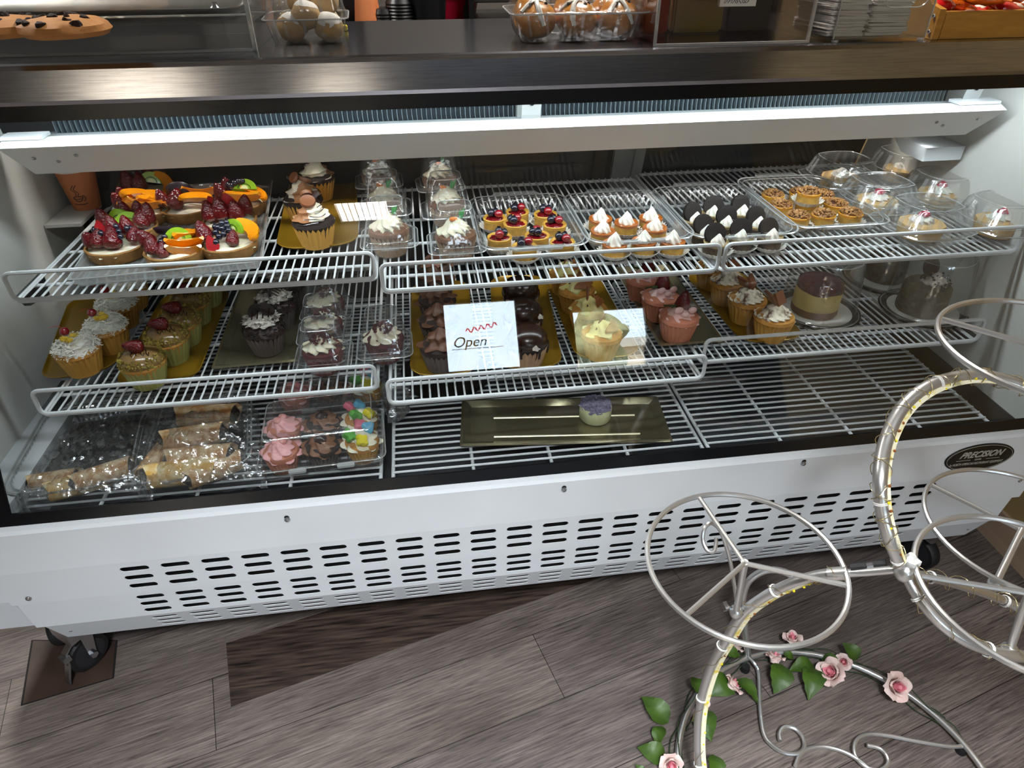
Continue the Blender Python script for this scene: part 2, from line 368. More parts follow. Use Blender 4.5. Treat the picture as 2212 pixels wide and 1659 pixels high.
# rear sliding doors, leaning forward towards the top
def ry(z): return 2.02 - (z - .56) * .28
for x0, x1 in ((WL, .56), (.64, WR)): cp(cm().loft([[(x, ry(z) + o, z) for x, z in ((x0, .56), (x1, .56), (x1, 1.26), (x0, 1.26))] for o in (0, .006)], True, True), 'rear_door', dark_glass, smooth=False)
r = cm()
for x0, x1 in ((.555, .585), (.615, .645)): r.loft([[(x, ry(z) + o, z) for x, z in ((x0, .56), (x1, .56), (x1, 1.26), (x0, 1.26))] for o in (-.02, -.001)], True, True)
r.loft([[(x, ry(z) + o, z) for x, z in ((.585, .56), (.615, .56), (.615, 1.26), (.585, 1.26))] for o in (-.012, -.001)], True, True)
pil = cp(r, 'pilaster', mat('pilaster_grey', '8a8d8f', .35, .7), smooth=False)
for k in range(9, 14):
    z = .62 + .045 * k
    for dx in (.593, .605): MB(CO).box((dx, ry(z) - .0135, z), (dx + .003, ry(z) - .011, z + .02)).build('slot', black_trim, pil, False)
for x0, x1 in ((-.71, -.685), (WL, WL + .02), (.50, .535), (-.10, -.08)): cp(cm().loft([[(x, ry(z) + o, z) for x, z in ((x0, .56), (x1, .56), (x1, 1.26), (x0, 1.26))] for o in (-.014, -.001)], True, True), 'door_stile', mat('stile_black', '0e1014', .3), smooth=False)
# canopy over the upper shelf: bright nose, grey sloping face
cz = [(1.430, 1.151), (1.406, 1.1425), (1.500, 1.066), (1.515, 1.064), (1.72, 1.08), (1.72, 1.10), (1.45, 1.151)]
cn = cp(cm().profx(cz, -.775, 1.295), 'canopy', mat('canopy_white', 'f1f2f2', .45), smooth=False)
once_hole = MB().lathe([(.005, 0), (.005, .0008)], 12).mesh('keyhole', black_trim)
SCREW = MB().lathe([(.0062, 0), (.0062, .0012), (.0048, .0034), (.0022, .0042), (.0018, .0026)], 12).mesh('screw', steel_bright)
for x, dz in ((-.735, .0), (-.70, -.012), (-.655, .004), (1.16, 0), (1.19, -.012), (1.255, .004)):
    part(SCREW, 'screw', cn, Vector((x, 1.4385 - dz * 1.25, 1.1145 + dz)) - CO, (math.radians(129), 0, 0), .65)
for x in (-.80, .24, 1.235):
    bk = cm(); bk.loft([[(x - .02, y, z), (x + .02, y, z)] + [(x + .02, y + .002, z - .001), (x - .02, y + .002, z - .001)] for y, z in ((1.462, 1.135), (1.452, 1.158), (1.44, 1.225))], True, True)
    k = cp(bk, 'canopy_bracket', mat('bracket_grey', 'a7aaa9', .45, .4), smooth=False)
    h = cm(); h.lathe([(.005, 0), (.005, .0015)], 12); h.xf(Matrix.Translation((x, 1.4455, 1.182)) @ Matrix.Rotation(math.radians(80), 4, 'X')); h.build('bracket_hole', black_trim, k)
for x0, x1 in ((-.775, -.70), (1.19, 1.29)): cp(cm().box((x0, 1.425, 1.152), (x1, 1.462, 1.158)), 'canopy_clip', white_paint, smooth=False)
# evaporator coil with its row of kinked fins
c = cm(); c.box((-.735, 1.56, 1.10), (1.26, 1.70, 1.283)); coil = cp(c, 'coil', coil_dark, smooth=False)
f = cm(); rnd = random.Random(4)
x = -.73
while x < 1.25:
    if not (.222 < x < .262):
        k = rnd.uniform(.0015, .003); t = .0007; zz = 1.122
        f.loft([[(x + dx, y, z), (x + dx + t, y, z), (x + dx + t, y + .012, z), (x + dx, y + .012, z)] for dx, y, z in ((k, 1.548, zz), (0, 1.548, zz + .02), (0, 1.548, 1.165), (k * .5, 1.548, 1.28))], True, True)
    x += .0105
f.build('fin', fin_metal, coil, False)
cp(cm().box((.222, 1.53, 1.10), (.262, 1.56, 1.283)), 'coil_post', mat('bracket_grey', 'a7aaa9'), smooth=False)
cp(cm().box((XC0 + .01, 1.70, 1.10), (XC1 - .01, 1.715, 1.285)).box((XC0 + .01, 1.32, 1.275), (XC1 - .01, 1.70, 1.2845)), 'top_liner', well_dark, smooth=False)
# white drain box on the end wall
d = cm(); d.loft([rr(.105, .09, .004, 1.000, 3, (1.275, 1.565)), rr(.105, .14, .004, 1.032, 3, (1.275, 1.59))], True, True); cp(d, 'drain_box', white_paint, ang=30)
# front panel with punched louvres
def plate(x0, x1, h, slots, t=.0012):
    """flat sheet x0..x1 by 0..h with rounded slots cut through, as (verts, faces)"""
    cu = bpy.data.curves.new('plate', 'CURVE'); cu.dimensions = '2D'; cu.fill_mode = 'BOTH'; cu.extrude = t; cu.resolution_u = 1
    def sp(pts):
        s_ = cu.splines.new('POLY'); s_.points.add(len(pts) - 1); s_.use_cyclic_u = True
        for q, p in zip(s_.points, pts): q.co = (p[0], p[1], 0, 1)
    sp([(x0, 0), (x1, 0), (x1, h), (x0, h)])
    for cx, cy, L, r in slots:
        sp([(cx + L / 2 + r * math.cos(a), cy + r * math.sin(a)) for a in [math.radians(-90 + 30 * k) for k in range(7)]] + [(cx - L / 2 + r * math.cos(a), cy + r * math.sin(a)) for a in [math.radians(90 + 30 * k) for k in range(7)]])
    o = bpy.data.objects.new('plate', cu); me = bpy.data.meshes.new_from_object(o)
    vs = [v.co.copy() for v in me.vertices]; fs = [tuple(p.vertices) for p in me.polygons]
    bpy.data.objects.remove(o); bpy.data.curves.remove(cu); bpy.data.meshes.remove(me); return vs, fs
PROF = [(1.005, .542), (1.005, .439), (1.012, .340), (1.022, .252), (1.060, .162)]
ENDS = [(-1.06, 1.385), (-.895, 1.375), (-.885, 1.355), (-.868, 1.34)]
fp = cm()
fp.loft([[(x, y, z) for y, z in ((1.034, .552), (1.019, .5515), (1.009, .548), (1.005, .542), (1.008, .542), (1.034, .545))] for x in (-1.06, 1.385)], True, True)
for k in range(4):
    (y0, z0), (y1, z1) = PROF[k], PROF[k + 1]; h = math.hypot(y1 - y0, z1 - z0); sl = []
    if k:
        for i in range(23):
            for j in range(3): sl.append((-.632 + .0785 * i + .0, h * .5 + (1 - j) * h * .28, .042, .0072))
    vs, fs = plate(*ENDS[k], h, sl)
    ux_ = Vector((0, (y0 - y1) / h, (z0 - z1) / h))
    fp.add([Vector((v.x, y1, z1)) + ux_ * v.y + Vector((0, -1, 0)) * v.z for v in vs], fs)
pan = cp(fp, 'front_panel', white_paint, smooth=False)
for x, y, z in ((.769, 1.005, .528), (.245, 1.005, .521), (-.314, 1.005, .514), (-.855, 1.0105, .36), (-.842, 1.046, .205), (1.345, 1.0105, .40), (1.32, 1.046, .205)):
    part(SCREW, 'screw', pan, Vector((x, y - .001, z)) - CO, (PI / 2, 0, 0))
for x, y, z in ((.769, 1.005, .5335), (.245, 1.005, .5265), (-.314, 1.005, .5195)):
    part(once_hole, 'keyhole', pan, Vector((x, y - .001, z)) - CO, (PI / 2, 0, 0))
# dark machine space, and the base rail that shows beside the panel
cp(cm().profx([(1.03, .535), (1.03, .44), (1.037, .342), (1.047, .252), (1.085, .158), (1.94, .158), (1.94, .40), (1.05, .40)], -.86, XC1 - .03), 'machine_box', mat('machine_black', '050506', .8), smooth=False)
cp(cm().profx([(1.022, .535), (1.03, .33), (1.05, .225), (1.95, .225), (1.95, .535)], -1.06, -.861), 'base_panel', white_paint, smooth=False)
cp(cm().profx([(1.03, .53), (1.03, .33), (1.95, .25), (1.95, .53)], XC1 - .029, XC1 - .001), 'base_panel', white_paint, smooth=False)
# oval badge
bx, bz = 1.197, .494
bd = cm(); bd.loft([[(bx + .084 * k * math.cos(2 * PI * i / 48), 1.0035 - o, bz + .040 * k * math.sin(2 * PI * i / 48)) for i in range(48)] for k, o in ((1, 0), (1, .0015), (.985, .0022))], True, True)
badge = cp(bd, 'badge', mat('badge_black', '040405', .3))
pale = mat('badge_pale', 'a8a599', .4)
bd = cm(); bd.tube([(bx + .0795 * math.cos(2 * PI * i / 48), 1.001, bz + .0362 * math.sin(2 * PI * i / 48)) for i in range(48)], .0006, 4, True)
bd.build('badge_outline', pale, badge)
for x0, x1 in ((-.056, -.022), (.016, .05)): MB(CO).box((bx + x0, 1.0005, bz - .0045), (bx + x1, 1.0012, bz - .0037)).build('badge_line', pale, badge, False)
def text(s, size, x, z, y, shear, m, parent, sx=1, name='lettering', org=CO, rot=(PI / 2, 0, 0), off=0):
    cu = bpy.data.curves.new(name, 'FONT'); cu.body = s; cu.size = size; cu.align_x = 'CENTER'; cu.align_y = 'CENTER'; cu.shear = shear; cu.extrude = .0003; cu.offset = off
    t0 = bpy.data.objects.new(name, cu); me = bpy.data.meshes.new_from_object(t0); me.materials.clear(); me.materials.append(m); bpy.data.objects.remove(t0); bpy.data.curves.remove(cu); o = bpy.data.objects.new(name, me); C.objects.link(o); o.parent = parent; o.location = Vector((x, y, z)) - Vector(org); o.rotation_euler = rot; o.scale = (sx, 1, 1); return o
text('PRECISION', .024, bx - .001, bz + .0105, 1.0008, .45, pale, badge, .88, off=.0006)
text('SERIES', .0055, bx - .003, bz - .0042, 1.0008, 0, pale, badge, 1.1)
text('by NORTH AMERICAN RESTAURANT EQUIPMENT', .0098, bx - .003, bz - .0155, 1.0008, .2, pale, badge, .60)
# shelf brackets on the end walls
for x in (-.83, WR - .012):
    for yf, z in ((1.35, .866), (1.265, .645)):
        bk = cm(); bk.add([(x, yf, z), (x + .012, yf, z), (x + .012, yf + .02, z - .03), (x, yf + .02, z - .03), (x, yf + .11, z), (x + .012, yf + .11, z), (x + .012, yf + .10, z - .045), (x, yf + .10, z - .045)], [(0, 1, 2, 3), (4, 7, 6, 5), (0, 4, 5, 1), (2, 6, 7, 3), (0, 3, 7, 4), (1, 5, 6, 2)]); cp(bk, 'shelf_bracket', bracket_dark, smooth=False)
cp(cm().box((WL, 1.755, .858), (-.85, 1.90, .866)), 'shelf_ledge', inner_white, smooth=False)
for x in (-.115, .642):
    for yf, z in ((1.38, .862), (1.29, .641)):
        cp(cm().add([(x, yf, z), (x + .006, yf, z), (x + .006, yf + .02, z - .025), (x, yf + .02, z - .025), (x, 1.86, z), (x + .006, 1.86, z), (x + .006, 1.84, z - .045), (x, 1.84, z - .045)], [(0, 1, 2, 3), (4, 7, 6, 5), (0, 4, 5, 1), (2, 6, 7, 3), (0, 3, 7, 4), (1, 5, 6, 2)]), 'shelf_arm', bracket_dark, smooth=False)
# casters
def caster(x, y, brake, rz):
    M = Matrix.Translation((x, y, 0)) @ Matrix.Rotation(rz, 4, 'Z')
    t = cm(); t.lathe([(.012, -.016), (.046, -.016), (.050, -.011), (.050, .011), (.046, .016), (.012, .016)], 28); t.xf(M @ Matrix.Translation((0, 0, .05)) @ Matrix.Rotation(PI / 2, 4, 'Y')); wh = cp(t, 'caster', rubber)
    q = cm(); q.lathe([(.006, -.018), (.036, -.0175), (.036, .0175), (.006, .018)], 24); q.xf(M @ Matrix.Translation((0, 0, .05)) @ Matrix.Rotation(PI / 2, 4, 'Y')); q.build('caster_hub', mat('hub_grey', '1e1f22', .5), wh)
    k = cm()
    for s_ in (-1, 1): k.loft([[(s_ * .024 + dx, y_, z_) for y_, z_ in ((-.006, .122), (.024, .122), (.009, .042), (-.007, .042))] for dx in (-.0015, .0015)], True, True)
    k.box((-.026, -.03, .119), (.026, .035, .124)); k.box((-.035, -.03, .124), (.035, .04, .175)); k.xf(M); k.build('caster_fork', steel_bright, wh, False)
    k = cm(); n0 = 0; k.lathe([(.009, 0), (.009, .008)], 6); k.xf(M @ Matrix.Translation((.0255, .001, .05)) @ Matrix.Rotation(PI / 2, 4, 'Y')); k.build('axle_nut', steel_bright, wh, False)
    if brake:
        k = cm(); k.loft([[(dx, y_, z_) for dx in (.0, .016)] + [(dx, y_ + .004, z_ - .003) for dx in (.016, .0)] for y_, z_ in ((-.02, .115), (-.045, .095), (-.05, .06), (-.062, .03), (-.068, .012))], True, True); k.box((.0, -.055, .075), (.02, -.038, .092)); k.xf(M); k.build('brake_lever', steel_bright, wh, False)
caster(-.885, 1.105, True, math.radians(-35)); caster(-.975, 1.19, False, .2); caster(1.29, 1.11, False, .3); caster(-.9, 1.85, False, .1); caster(1.29, 1.85, False, 0)

# ------------------------------------------------------------------ wire shelves
def wire_shelf(x0, x1, y0, z, label, group, depth=.53, lip=.058):
    """wires run front to back; the front rod folds up into a raised guard rail"""
    org = Vector(((x0 + x1) / 2, y0 + depth / 2, z)); t = thing('wire_shelf', label, 'shelf', org, 0, group)
    g_ = MB(org); n = int((x1 - x0 - .02) / .0185)
    for i in range(n + 1):
        x = x0 + .012 + (x1 - x0 - .024) * i / n; g_.tube([(x, y0 - .001, z + .002), (x, y0 + depth, z + .002)], .0022, 6)
    g_.build('shelf_wire', wire_white, t)
    f = MB(org); r = .012
    ring = [(x, y, z - .004) for x, y, _ in rr(x1 - x0, depth, .014, 0, 4, ((x0 + x1) / 2, y0 + depth / 2))]; f.tube(ring, .0042, 8, True)
    for yy in (.07, .24, .39): f.tube([(x0 + .004, y0 + yy, z - .0035), (x1 - .004, y0 + yy, z - .0035)], .0038, 6)
    f.build('shelf_frame', wire_white, t)
    l = MB(org); l.tube([((x0 + x1) / 2 + x, y0 - .002, z + lip / 2 + zz) for x, zz, _ in rr(x1 - x0, lip, .013, 0, 4)], .0045, 8, True); l.build('guard_rail', wire_white, t)
    return t
ZU, ZL, ZD = .872, .652, .500
US = [(-.815, -.108, 1.325), (-.090, .615, 1.262), (.628, 1.322, 1.262)]
LS = [(-.812, -.128, 1.240), (-.100, .588, 1.178), (.612, 1.302, 1.240)]
where = ['at the left end', 'in the middle', 'at the right end']
UPN = ['white wire shelf holding the fruit tarts in the upper tier', 'white wire shelf holding carrot cupcakes and berry tartlets, upper tier centre', 'white wire shelf holding the domed cakes in the upper tier']
LON = ['white wire shelf holding the coconut cupcakes in the lower tier', 'white wire shelf holding chocolate and strawberry cupcakes in the lower tier', 'white wire shelf holding the tall domed cakes in the lower tier']
for (x0, x1, y0), lb, dp in zip(US, UPN, (.53, .62, .66)): wire_shelf(x0, x1, y0, ZU, lb, 'wire shelves', dp)
for (x0, x1, y0), lb, dp in zip(LS, LON, (.62, .68, .62)): wire_shelf(x0, x1, y0, ZL, lb, 'wire shelves', dp)
def deck_rack(x0, x1, label, y0=1.085, y1=1.97, z=ZD):
    org = Vector(((x0 + x1) / 2, (y0 + y1) / 2, z)); t = thing('deck_rack', label, 'rack', org, 0, 'deck racks')
    g_ = MB(org); n = int((y1 - y0) / .0214)
    for i in range(1, n): y = y0 + (y1 - y0) * i / n; g_.tube([(x0, y, z), (x1, y, z)], .0028, 6)
    g_.build('rack_wire', deck_wire, t)
    f = MB(org); f.tube([(x, y, z - .005) for x, y, _ in rr(x1 - x0, y1 - y0, .012, 0, 3, ((x0 + x1) / 2, (y0 + y1) / 2))], .0042, 8, True)
    for k in range(1, 4): x = x0 + (x1 - x0) * k / 4; f.tube([(x, y0, z - .005), (x, y1, z - .005)], .004, 6)
    for x in (x0 + .05, x1 - .05):
        for y in (y0 + .03, y1 - .03): f.tube([(x, y, .43), (x, y, z - .005)], .004, 6)
    f.build('rack_frame', deck_wire, t)
deck_rack(-.90, -.135, 'white wire deck rack under the cannoli trays'); deck_rack(-.108, .592, 'white wire deck rack under the lone lavender cake'); deck_rack(.606, 1.306, 'empty white wire deck rack by the end wall')
# ------------------------------------------------------------------ the wire cake stand in front
stand_org = Vector((.75, .56, 0))
stand = thing('cake_stand', 'silver metal cascade cake stand with round wire tiers and curved tubes', 'cake stand', stand_org)
def sm_(): return MB(stand_org)
def pz(l): return [spot(x, y, z) for x, y, z in l]
TUBE = .0085
arc1 = smooth_path(pz([(1545, 1800, .03), (1520, 1700, .10), (1508, 1620, .17), (1512, 1530, .26), (1535, 1445, .36), (1570, 1380, .45), (1604, 1326, .53), (1650, 1290, .585), (1700, 1264, .63), (1760, 1245, .665), (1812, 1238, .69)]), 8)
arc2 = smooth_path(pz([(1952, 1232, .74), (1925, 1170, .785), (1908, 1110, .82), (1901, 1040, .86), (1912, 960, .89), (1945, 888, .92), (1995, 842, .94), (2060, 817, .95), (2130, 814, .95), (2212, 837, .94), (2300, 890, .92), (2400, 1000, .88)]), 8)
arc3 = smooth_path(pz([(1952, 1232, .74), (1985, 1290, .72), (2030, 1343, .70), (2085, 1383, .68), (2150, 1408, .66), (2212, 1418, .645), (2300, 1415, .62), (2400, 1370, .56), (2460, 1320, .45)]), 8)
arc4 = smooth_path(pz([(1960, 1238, .738), (2010, 1247, .725), (2080, 1266, .70), (2150, 1290, .67), (2212, 1320, .645), (2300, 1380, .60)]), 6)
for a_, r_ in ((arc1, TUBE), (arc2, TUBE + .0015), (arc3, TUBE), (arc4, TUBE * .8)): sm_().tube(a_, r_, 12).build('frame_tube', stand_metal, stand)
# joints
j = sm_(); j.tube(pz([(1800, 1240, .686), (1870, 1236, .71), (1950, 1229, .739)]), .0062, 10); j.tube(pz([(1790, 1241, .683), (1830, 1238, .697)]), .0105, 10); j.blob(spot(1955, 1235, .74), .015, 12, .1, 60, 3); j.build('joint', stand_metal, stand)
for q_ in ([(1838, 1226, .705), (1872, 1223, .715)], [(1888, 1220, .72), (1915, 1218, .728)]): sm_().tube(pz(q_), .007, 8).build('cable_plug', rubber, stand)
j = sm_(); j.tube(pz([(1872, 1223, .715), (1890, 1220, .72)]), .0055, 8); j.build('plug_ring', steel_bright, stand)
def ring(cx, cy, z, r, spokes, post, rt=.0042):
    o = sm_(); o.tube([(cx + r * math.cos(2 * PI * k / 64), cy + r * math.sin(2 * PI * k / 64), z) for k in range(64)], rt, 8, True)
    t = o.build('tier_ring', stand_metal, stand); s_ = sm_()
    for a_ in spokes: s_.tube([(cx, cy, z - .003), (cx + r * math.cos(a_), cy + r * math.sin(a_), z - .001)], rt * .95, 8)
    s_.build('spoke', stand_metal, t)
    if post:
        p_ = sm_(); p_.tube([(cx, cy, z), post], .0056, 10); p_.blob(post, .012, 10, .1, 90, 2); p_.build('post', stand_metal, t)
    return t
def ang(cx, cy, px, py, z): q = spot(px, py, z); return math.atan2(q.y - cy, q.x - cx)
c1 = (.438, .629); z1 = .70
ring(*c1, z1, .1446, [ang(*c1, 1517, 1083, z1), ang(*c1, 1478, 1332, z1), ang(*c1, 1830, 1264, z1)], spot(1590, 1322, .55))
c2 = (.858, .691); ring(*c2, 1.0, .1458, [ang(*c2, 2043, 690, 1.0), ang(*c2, 2043, 690, 1.0) + 2.09, ang(*c2, 2043, 690, 1.0) - 2.09], spot(2300, 890, .92), .0044)
c3 = (.987, .693); ring(*c3, .622, .1525, [ang(*c3, 2012, 1046, .622), ang(*c3, 2012, 1046, .622) + 2.2, ang(*c3, 2012, 1046, .622) - 2.1], spot(2150, 1262, .60))
c4 = (.768, .488); ring(*c4, .75, .139, [ang(*c4, 1990, 1243, .75), ang(*c4, 1990, 1243, .75) + 2.09, ang(*c4, 1990, 1243, .75) - 2.09], spot(2180, 1405, .65))
k = sm_(); k.tube(pz([(1605, 1318, .55), (1583, 1316, .555), (1566, 1310, .56)]), .0035, 6); k.tube(pz([(1570, 1318, .558), (1562, 1302, .562)]), .007, 6); k.build('clamp_screw', steel_bright, stand)
# scroll on the clamp
sm_().tube(smooth_path(pz([(1591, 1300, .57), (1580, 1225, .61), (1567, 1175, .64), (1553, 1142, .66), (1535, 1130, .67), (1521, 1143, .665), (1518, 1166, .65), (1527, 1188, .64), (1541, 1192, .64), (1546, 1178, .645), (1547, 1163, .65)]), 5), .0034, 8).build('scroll', stand_metal, stand)
# base: floor ring, rear arch and scrolls
bz_ = .022
b = sm_(); b.tube([(.75 + .324 * math.cos(2 * PI * k / 96), .562 + .324 * math.sin(2 * PI * k / 96), bz_) for k in range(96)], .0072, 10, True); b.build('base_ring', stand_metal, stand)
sm_().tube(smooth_path(pz([(1616, 1418, .024), (1612, 1380, .08), (1607, 1330, .16), (1605, 1292, .22), (1616, 1258, .27), (1640, 1238, .30), (1668, 1231, .315), (1700, 1238, .32), (1725, 1258, .31)]), 6), .0078, 10).build('rear_arch', stand_metal, stand)
sz = .02
sm_().tube(smooth_path(pz([(1616, 1418, sz + .012), (1630, 1434, sz + .01), (1639, 1455, sz), (1642, 1530, sz), (1650, 1585, sz), (1668, 1610, sz), (1695, 1626, sz), (1725, 1627, sz), (1738, 1612, sz), (1733, 1590, sz), (1715, 1573, sz), (1694, 1571, sz), (1684, 1584, sz), (1685, 1600, sz)]), 6), .0045, 8).build('scroll', stand_metal, stand)
sm_().tube(smooth_path(pz([(1718, 1655, sz), (1728, 1632, sz), (1745, 1618, sz), (1780, 1613, sz), (1825, 1625, sz), (1865, 1650, sz), (1905, 1690, sz), (1920, 1740, sz)]), 6), .0045, 8).build('scroll', stand_metal, stand)
sm_().tube(smooth_path(pz([(2082, 1612, sz), (2050, 1612, sz), (1980, 1601, sz), (1905, 1587, sz), (1868, 1588, sz), (1848, 1604, sz), (1848, 1632, sz), (1868, 1655, sz), (1900, 1664, sz), (1918, 1650, sz), (1914, 1630, sz), (1898, 1616, sz), (1873, 1610, sz)]), 6), .0045, 8).build('scroll', stand_metal, stand)
sm_().tube([(.655 + .17 * math.cos(2 * PI * k / 64), .455 + .115 * math.sin(2 * PI * k / 64), .028) for k in range(64)], .005, 8, True).build('inner_ring', stand_metal, stand)
for px, py in ((1610, 1442), (2078, 1618)): p = spot(px, py, .01); sm_().lathe([(.011, 0), (.012, .004), (.010, .016)], 14, (p.x, p.y, 0.0003)).build('rubber_foot', rubber, stand)
# LED strip stuck along the tubes, fine light wire wound round them, cable ties
led = mat('led_strip', 'e9e2c4', .35, c2='d9c25a', ns=70, nd=2, pos=.58, wid=.08)
rust = mat('led_rust', '8a4a12', .6); chip = mat('led_chip', 'e8d31c', .3)
def strip(path, off, seed):
    P = [Vector(p) for p in path]; mb = sm_(); rings = []; rnd = random.Random(seed)
    for i, p in enumerate(P):
        t = (P[min(i + 1, len(P) - 1)] - P[max(i - 1, 0)]).normalized(); q = p + off[0] * (TUBE + .002); side = off[1]
        u = (side - side.dot(t) * t).normalized(); w_ = t.cross(u)
        rings.append([q + u * .0046 + w_ * .0016, q - u * .0046 + w_ * .0016, q - u * .0046 - w_ * .0016, q + u * .0046 - w_ * .0016])
    mb.loft(rings, True, True)
    for i in range(2, len(P) - 2, 2):
        mb.cur = rnd.choice((1, 1, 2)); mb.blob(P[i] + off[0] * (TUBE + .0035) + Vector([rnd.uniform(-.003, .003) for _ in 'xyz']), .0021, 6, .4, 300, i)
    return mb.build('light_strip', [led, chip, rust], stand, False)
rt_ = ROW[0]; up_ = -ROW[1]
strip(arc1[8:78], ((rt_ * .75 - up_ * .35 - ROW[2] * .55), (rt_ + ROW[2] * .2)), 2)
strip(arc2[4:80], ((rt_ * .55 - up_ * .5 - ROW[2] * .6), (rt_ * .6 - up_)), 5)
def wind(path, r, turns, seed, wob=.35):
    rnd = random.Random(seed); P = smooth_path(path, 4); n = len(P); out = []
    for i, p in enumerate(P):
        t = (P[min(i + 1, n - 1)] - P[max(i - 1, 0)]).normalized(); u = t.cross(Vector((0, 0, 1))).normalized(); w_ = t.cross(u)
        a_ = 2 * PI * turns * i / n + wob * math.sin(i * .37 + seed); q = r * (1 + .25 * noise.noise(Vector((i * .15, seed, 0)))); out.append(p + (u * math.cos(a_) + w_ * math.sin(a_)) * q)
    return out
wire = mat('fairy_wire', 'c9b98a', .25, .9)
sm_().tube(wind(arc1, TUBE + .0035, 9, 1), .0006, 4).build('light_wire', wire, stand)
sm_().tube(wind(arc2[:78], TUBE + .0042, 13, 2), .0006, 4).build('light_wire', wire, stand); sm_().tube(wind(arc2[4:70], TUBE + .0045, -9, 5), .0006, 4).build('light_wire', wire, stand)
sm_().tube(wind(arc4, TUBE + .004, 7, 3), .0006, 4).build('light_wire', wire, stand); sm_().tube(wind(arc3[:40], TUBE + .004, 4, 7), .0006, 4).build('light_wire', wire, stand)
tie = mat('cable_tie', 'e6e4df', .4); 
for P, ids in ((arc1, (13, 26, 38, 60)), (arc2, (3, 19, 52, 63)), (arc3, (8, 30)), (arc4, (6, 20))):
    for i in ids:
        p = Vector(P[i]); t = (Vector(P[i + 1]) - p).normalized(); u = t.cross(Vector((0, 0, 1))).normalized(); w_ = t.cross(u)
        tm = sm_()
        for d in (-.0012, .0012): tm.tube([p + t * d + (u * math.cos(2 * PI * k / 14) + w_ * math.sin(2 * PI * k / 14)) * (TUBE * (.8 if P is arc4 else 1.0) + .0016) for k in range(14)], .0010, 5, True)
        tm.build('cable_tie', tie, stand)
sm_().blob(spot(1968, 1215, .75), (.012, .012, .014), 10, .6, 120, 4).build('tape_knot', tie, stand)

# ------------------------------------------------------------------ artificial rose garland lying round the base ring
leaf_g = mat('leaf_green', '22380d', .5, c2='3f5c12', ns=35, bump=.2, bs=120)
stem_g = mat('stem_green', '22361c', .55)
pet_o = mat('petal_pale', 'ecd3cc', .6, c2='e2b9b1', ns=30, sss=.1); pet_i = mat('petal_pink', 'e58f9c', .6, c2='d9727f', ns=30, sss=.1)
garland = thing('rose_garland', 'artificial garland of pale pink roses and green leaves around the stand base', 'garland', stand_org)
def leaf_mesh():
    mb = MB(); rows = []
    for j in range(11):
        t = j / 10; w_ = .021 * math.sin(PI * min(1, t ** .8 * 1.02)) ** .8 * (1.0 - .25 * t) + .0004; y = .058 * t; z = .012 * math.sin(PI * t) - .006 * t
        rows.append([(w_ * k * (1 + .05 * math.sin(j * 2.3 + k)), y, z + abs(k) * w_ * .35 + .0012 * math.sin(j * 2.6 + k * 3)) for k in (-1, -.5, 0, .5, 1)])
    top = [[(x, y, z + .0005) for x, y, z in r] for r in rows]
    mb.loft([r + t_[::-1] for r, t_ in zip(rows, top)], True, True); return mb.mesh('leaf', leaf_g)
def rose_mesh():
    mb = MB()
    def petal(a_, r0, h, w_, open_, seed):
        rows = []
        for j in range(6):
            t = j / 5; row = []
            for k in range(7):
                u = k / 6 - .5; ww = w_ * math.sin(PI * (.18 + .66 * t)) * 1.05; th = u * ww / max(.004, r0 + .4 * open_ * t); rad = r0 + open_ * t ** 1.6 + .0015 * noise.noise(Vector((u * 5, t * 4, seed)))
                row.append((rad * math.cos(a_ + th), rad * math.sin(a_ + th), h * (t ** .8) * (1 - .35 * (2 * u) ** 2 * t) - .25 * open_ * t ** 3))
            rows.append(row)
        inn = [[(x * .95, y * .95, z) for x, y, z in r] for r in rows]
        mb.loft([r + i_[::-1] for r, i_ in zip(rows, inn)], True, True)
    mb.cur = 1; mb.blob((0, 0, .013), (.0055, .0055, .012), 8)
    for k in range(3): petal(k * 2.1, .006, .027, .022, .003, k)
    mb.cur = 0
    for k in range(4): petal(k * 1.57 + .5, .0085, .026, .026, .006, k + 5)
    for k in range(5): petal(k * 1.257 + .2, .010, .024, .030, .015, k + 11)
    return mb.mesh('rose', [pet_o, pet_i])
LEAF, ROSE = leaf_mesh(), rose_mesh()
rnd = random.Random(8)
def circ(a_, dr=0, z=.03): return Vector((.75 + (.324 + dr) * math.cos(a_), .562 + (.324 + dr) * math.sin(a_), z))
for dr, z, s_ in ((.012, .014, 1), (-.010, .012, 2), (.004, .034, 3)):
    P = [circ(math.radians(20 + 190 * k / 90), dr + .006 * math.sin(k * .5 + s_), z + .004 * math.sin(k * .8 + s_)) for k in range(91)]
    MB(stand_org).tube(P, .0013, 5).build('vine', stem_g, garland)
P = [circ(math.radians(20 - 70 * k / 40), .010 + .004 * math.sin(k * .6), .020 + .004 * math.sin(k)) for k in range(41)]
MB(stand_org).tube(P, .0014, 5).build('vine', stem_g, garland)
def aim(px, py, tx, ty, z, tz, roll=0):
    a_ = spot(px, py, z); b_ = spot(tx, ty, tz); d = (b_ - a_); L_ = d.length; d.normalize(); x_ = d.cross(Vector((0, 0, 1))).normalized(); x_ = Matrix.Rotation(roll, 3, d) @ x_; n_ = x_.cross(d)
    return a_ - stand_org, Matrix((x_, d, n_)).transposed().to_euler(), L_ / .058
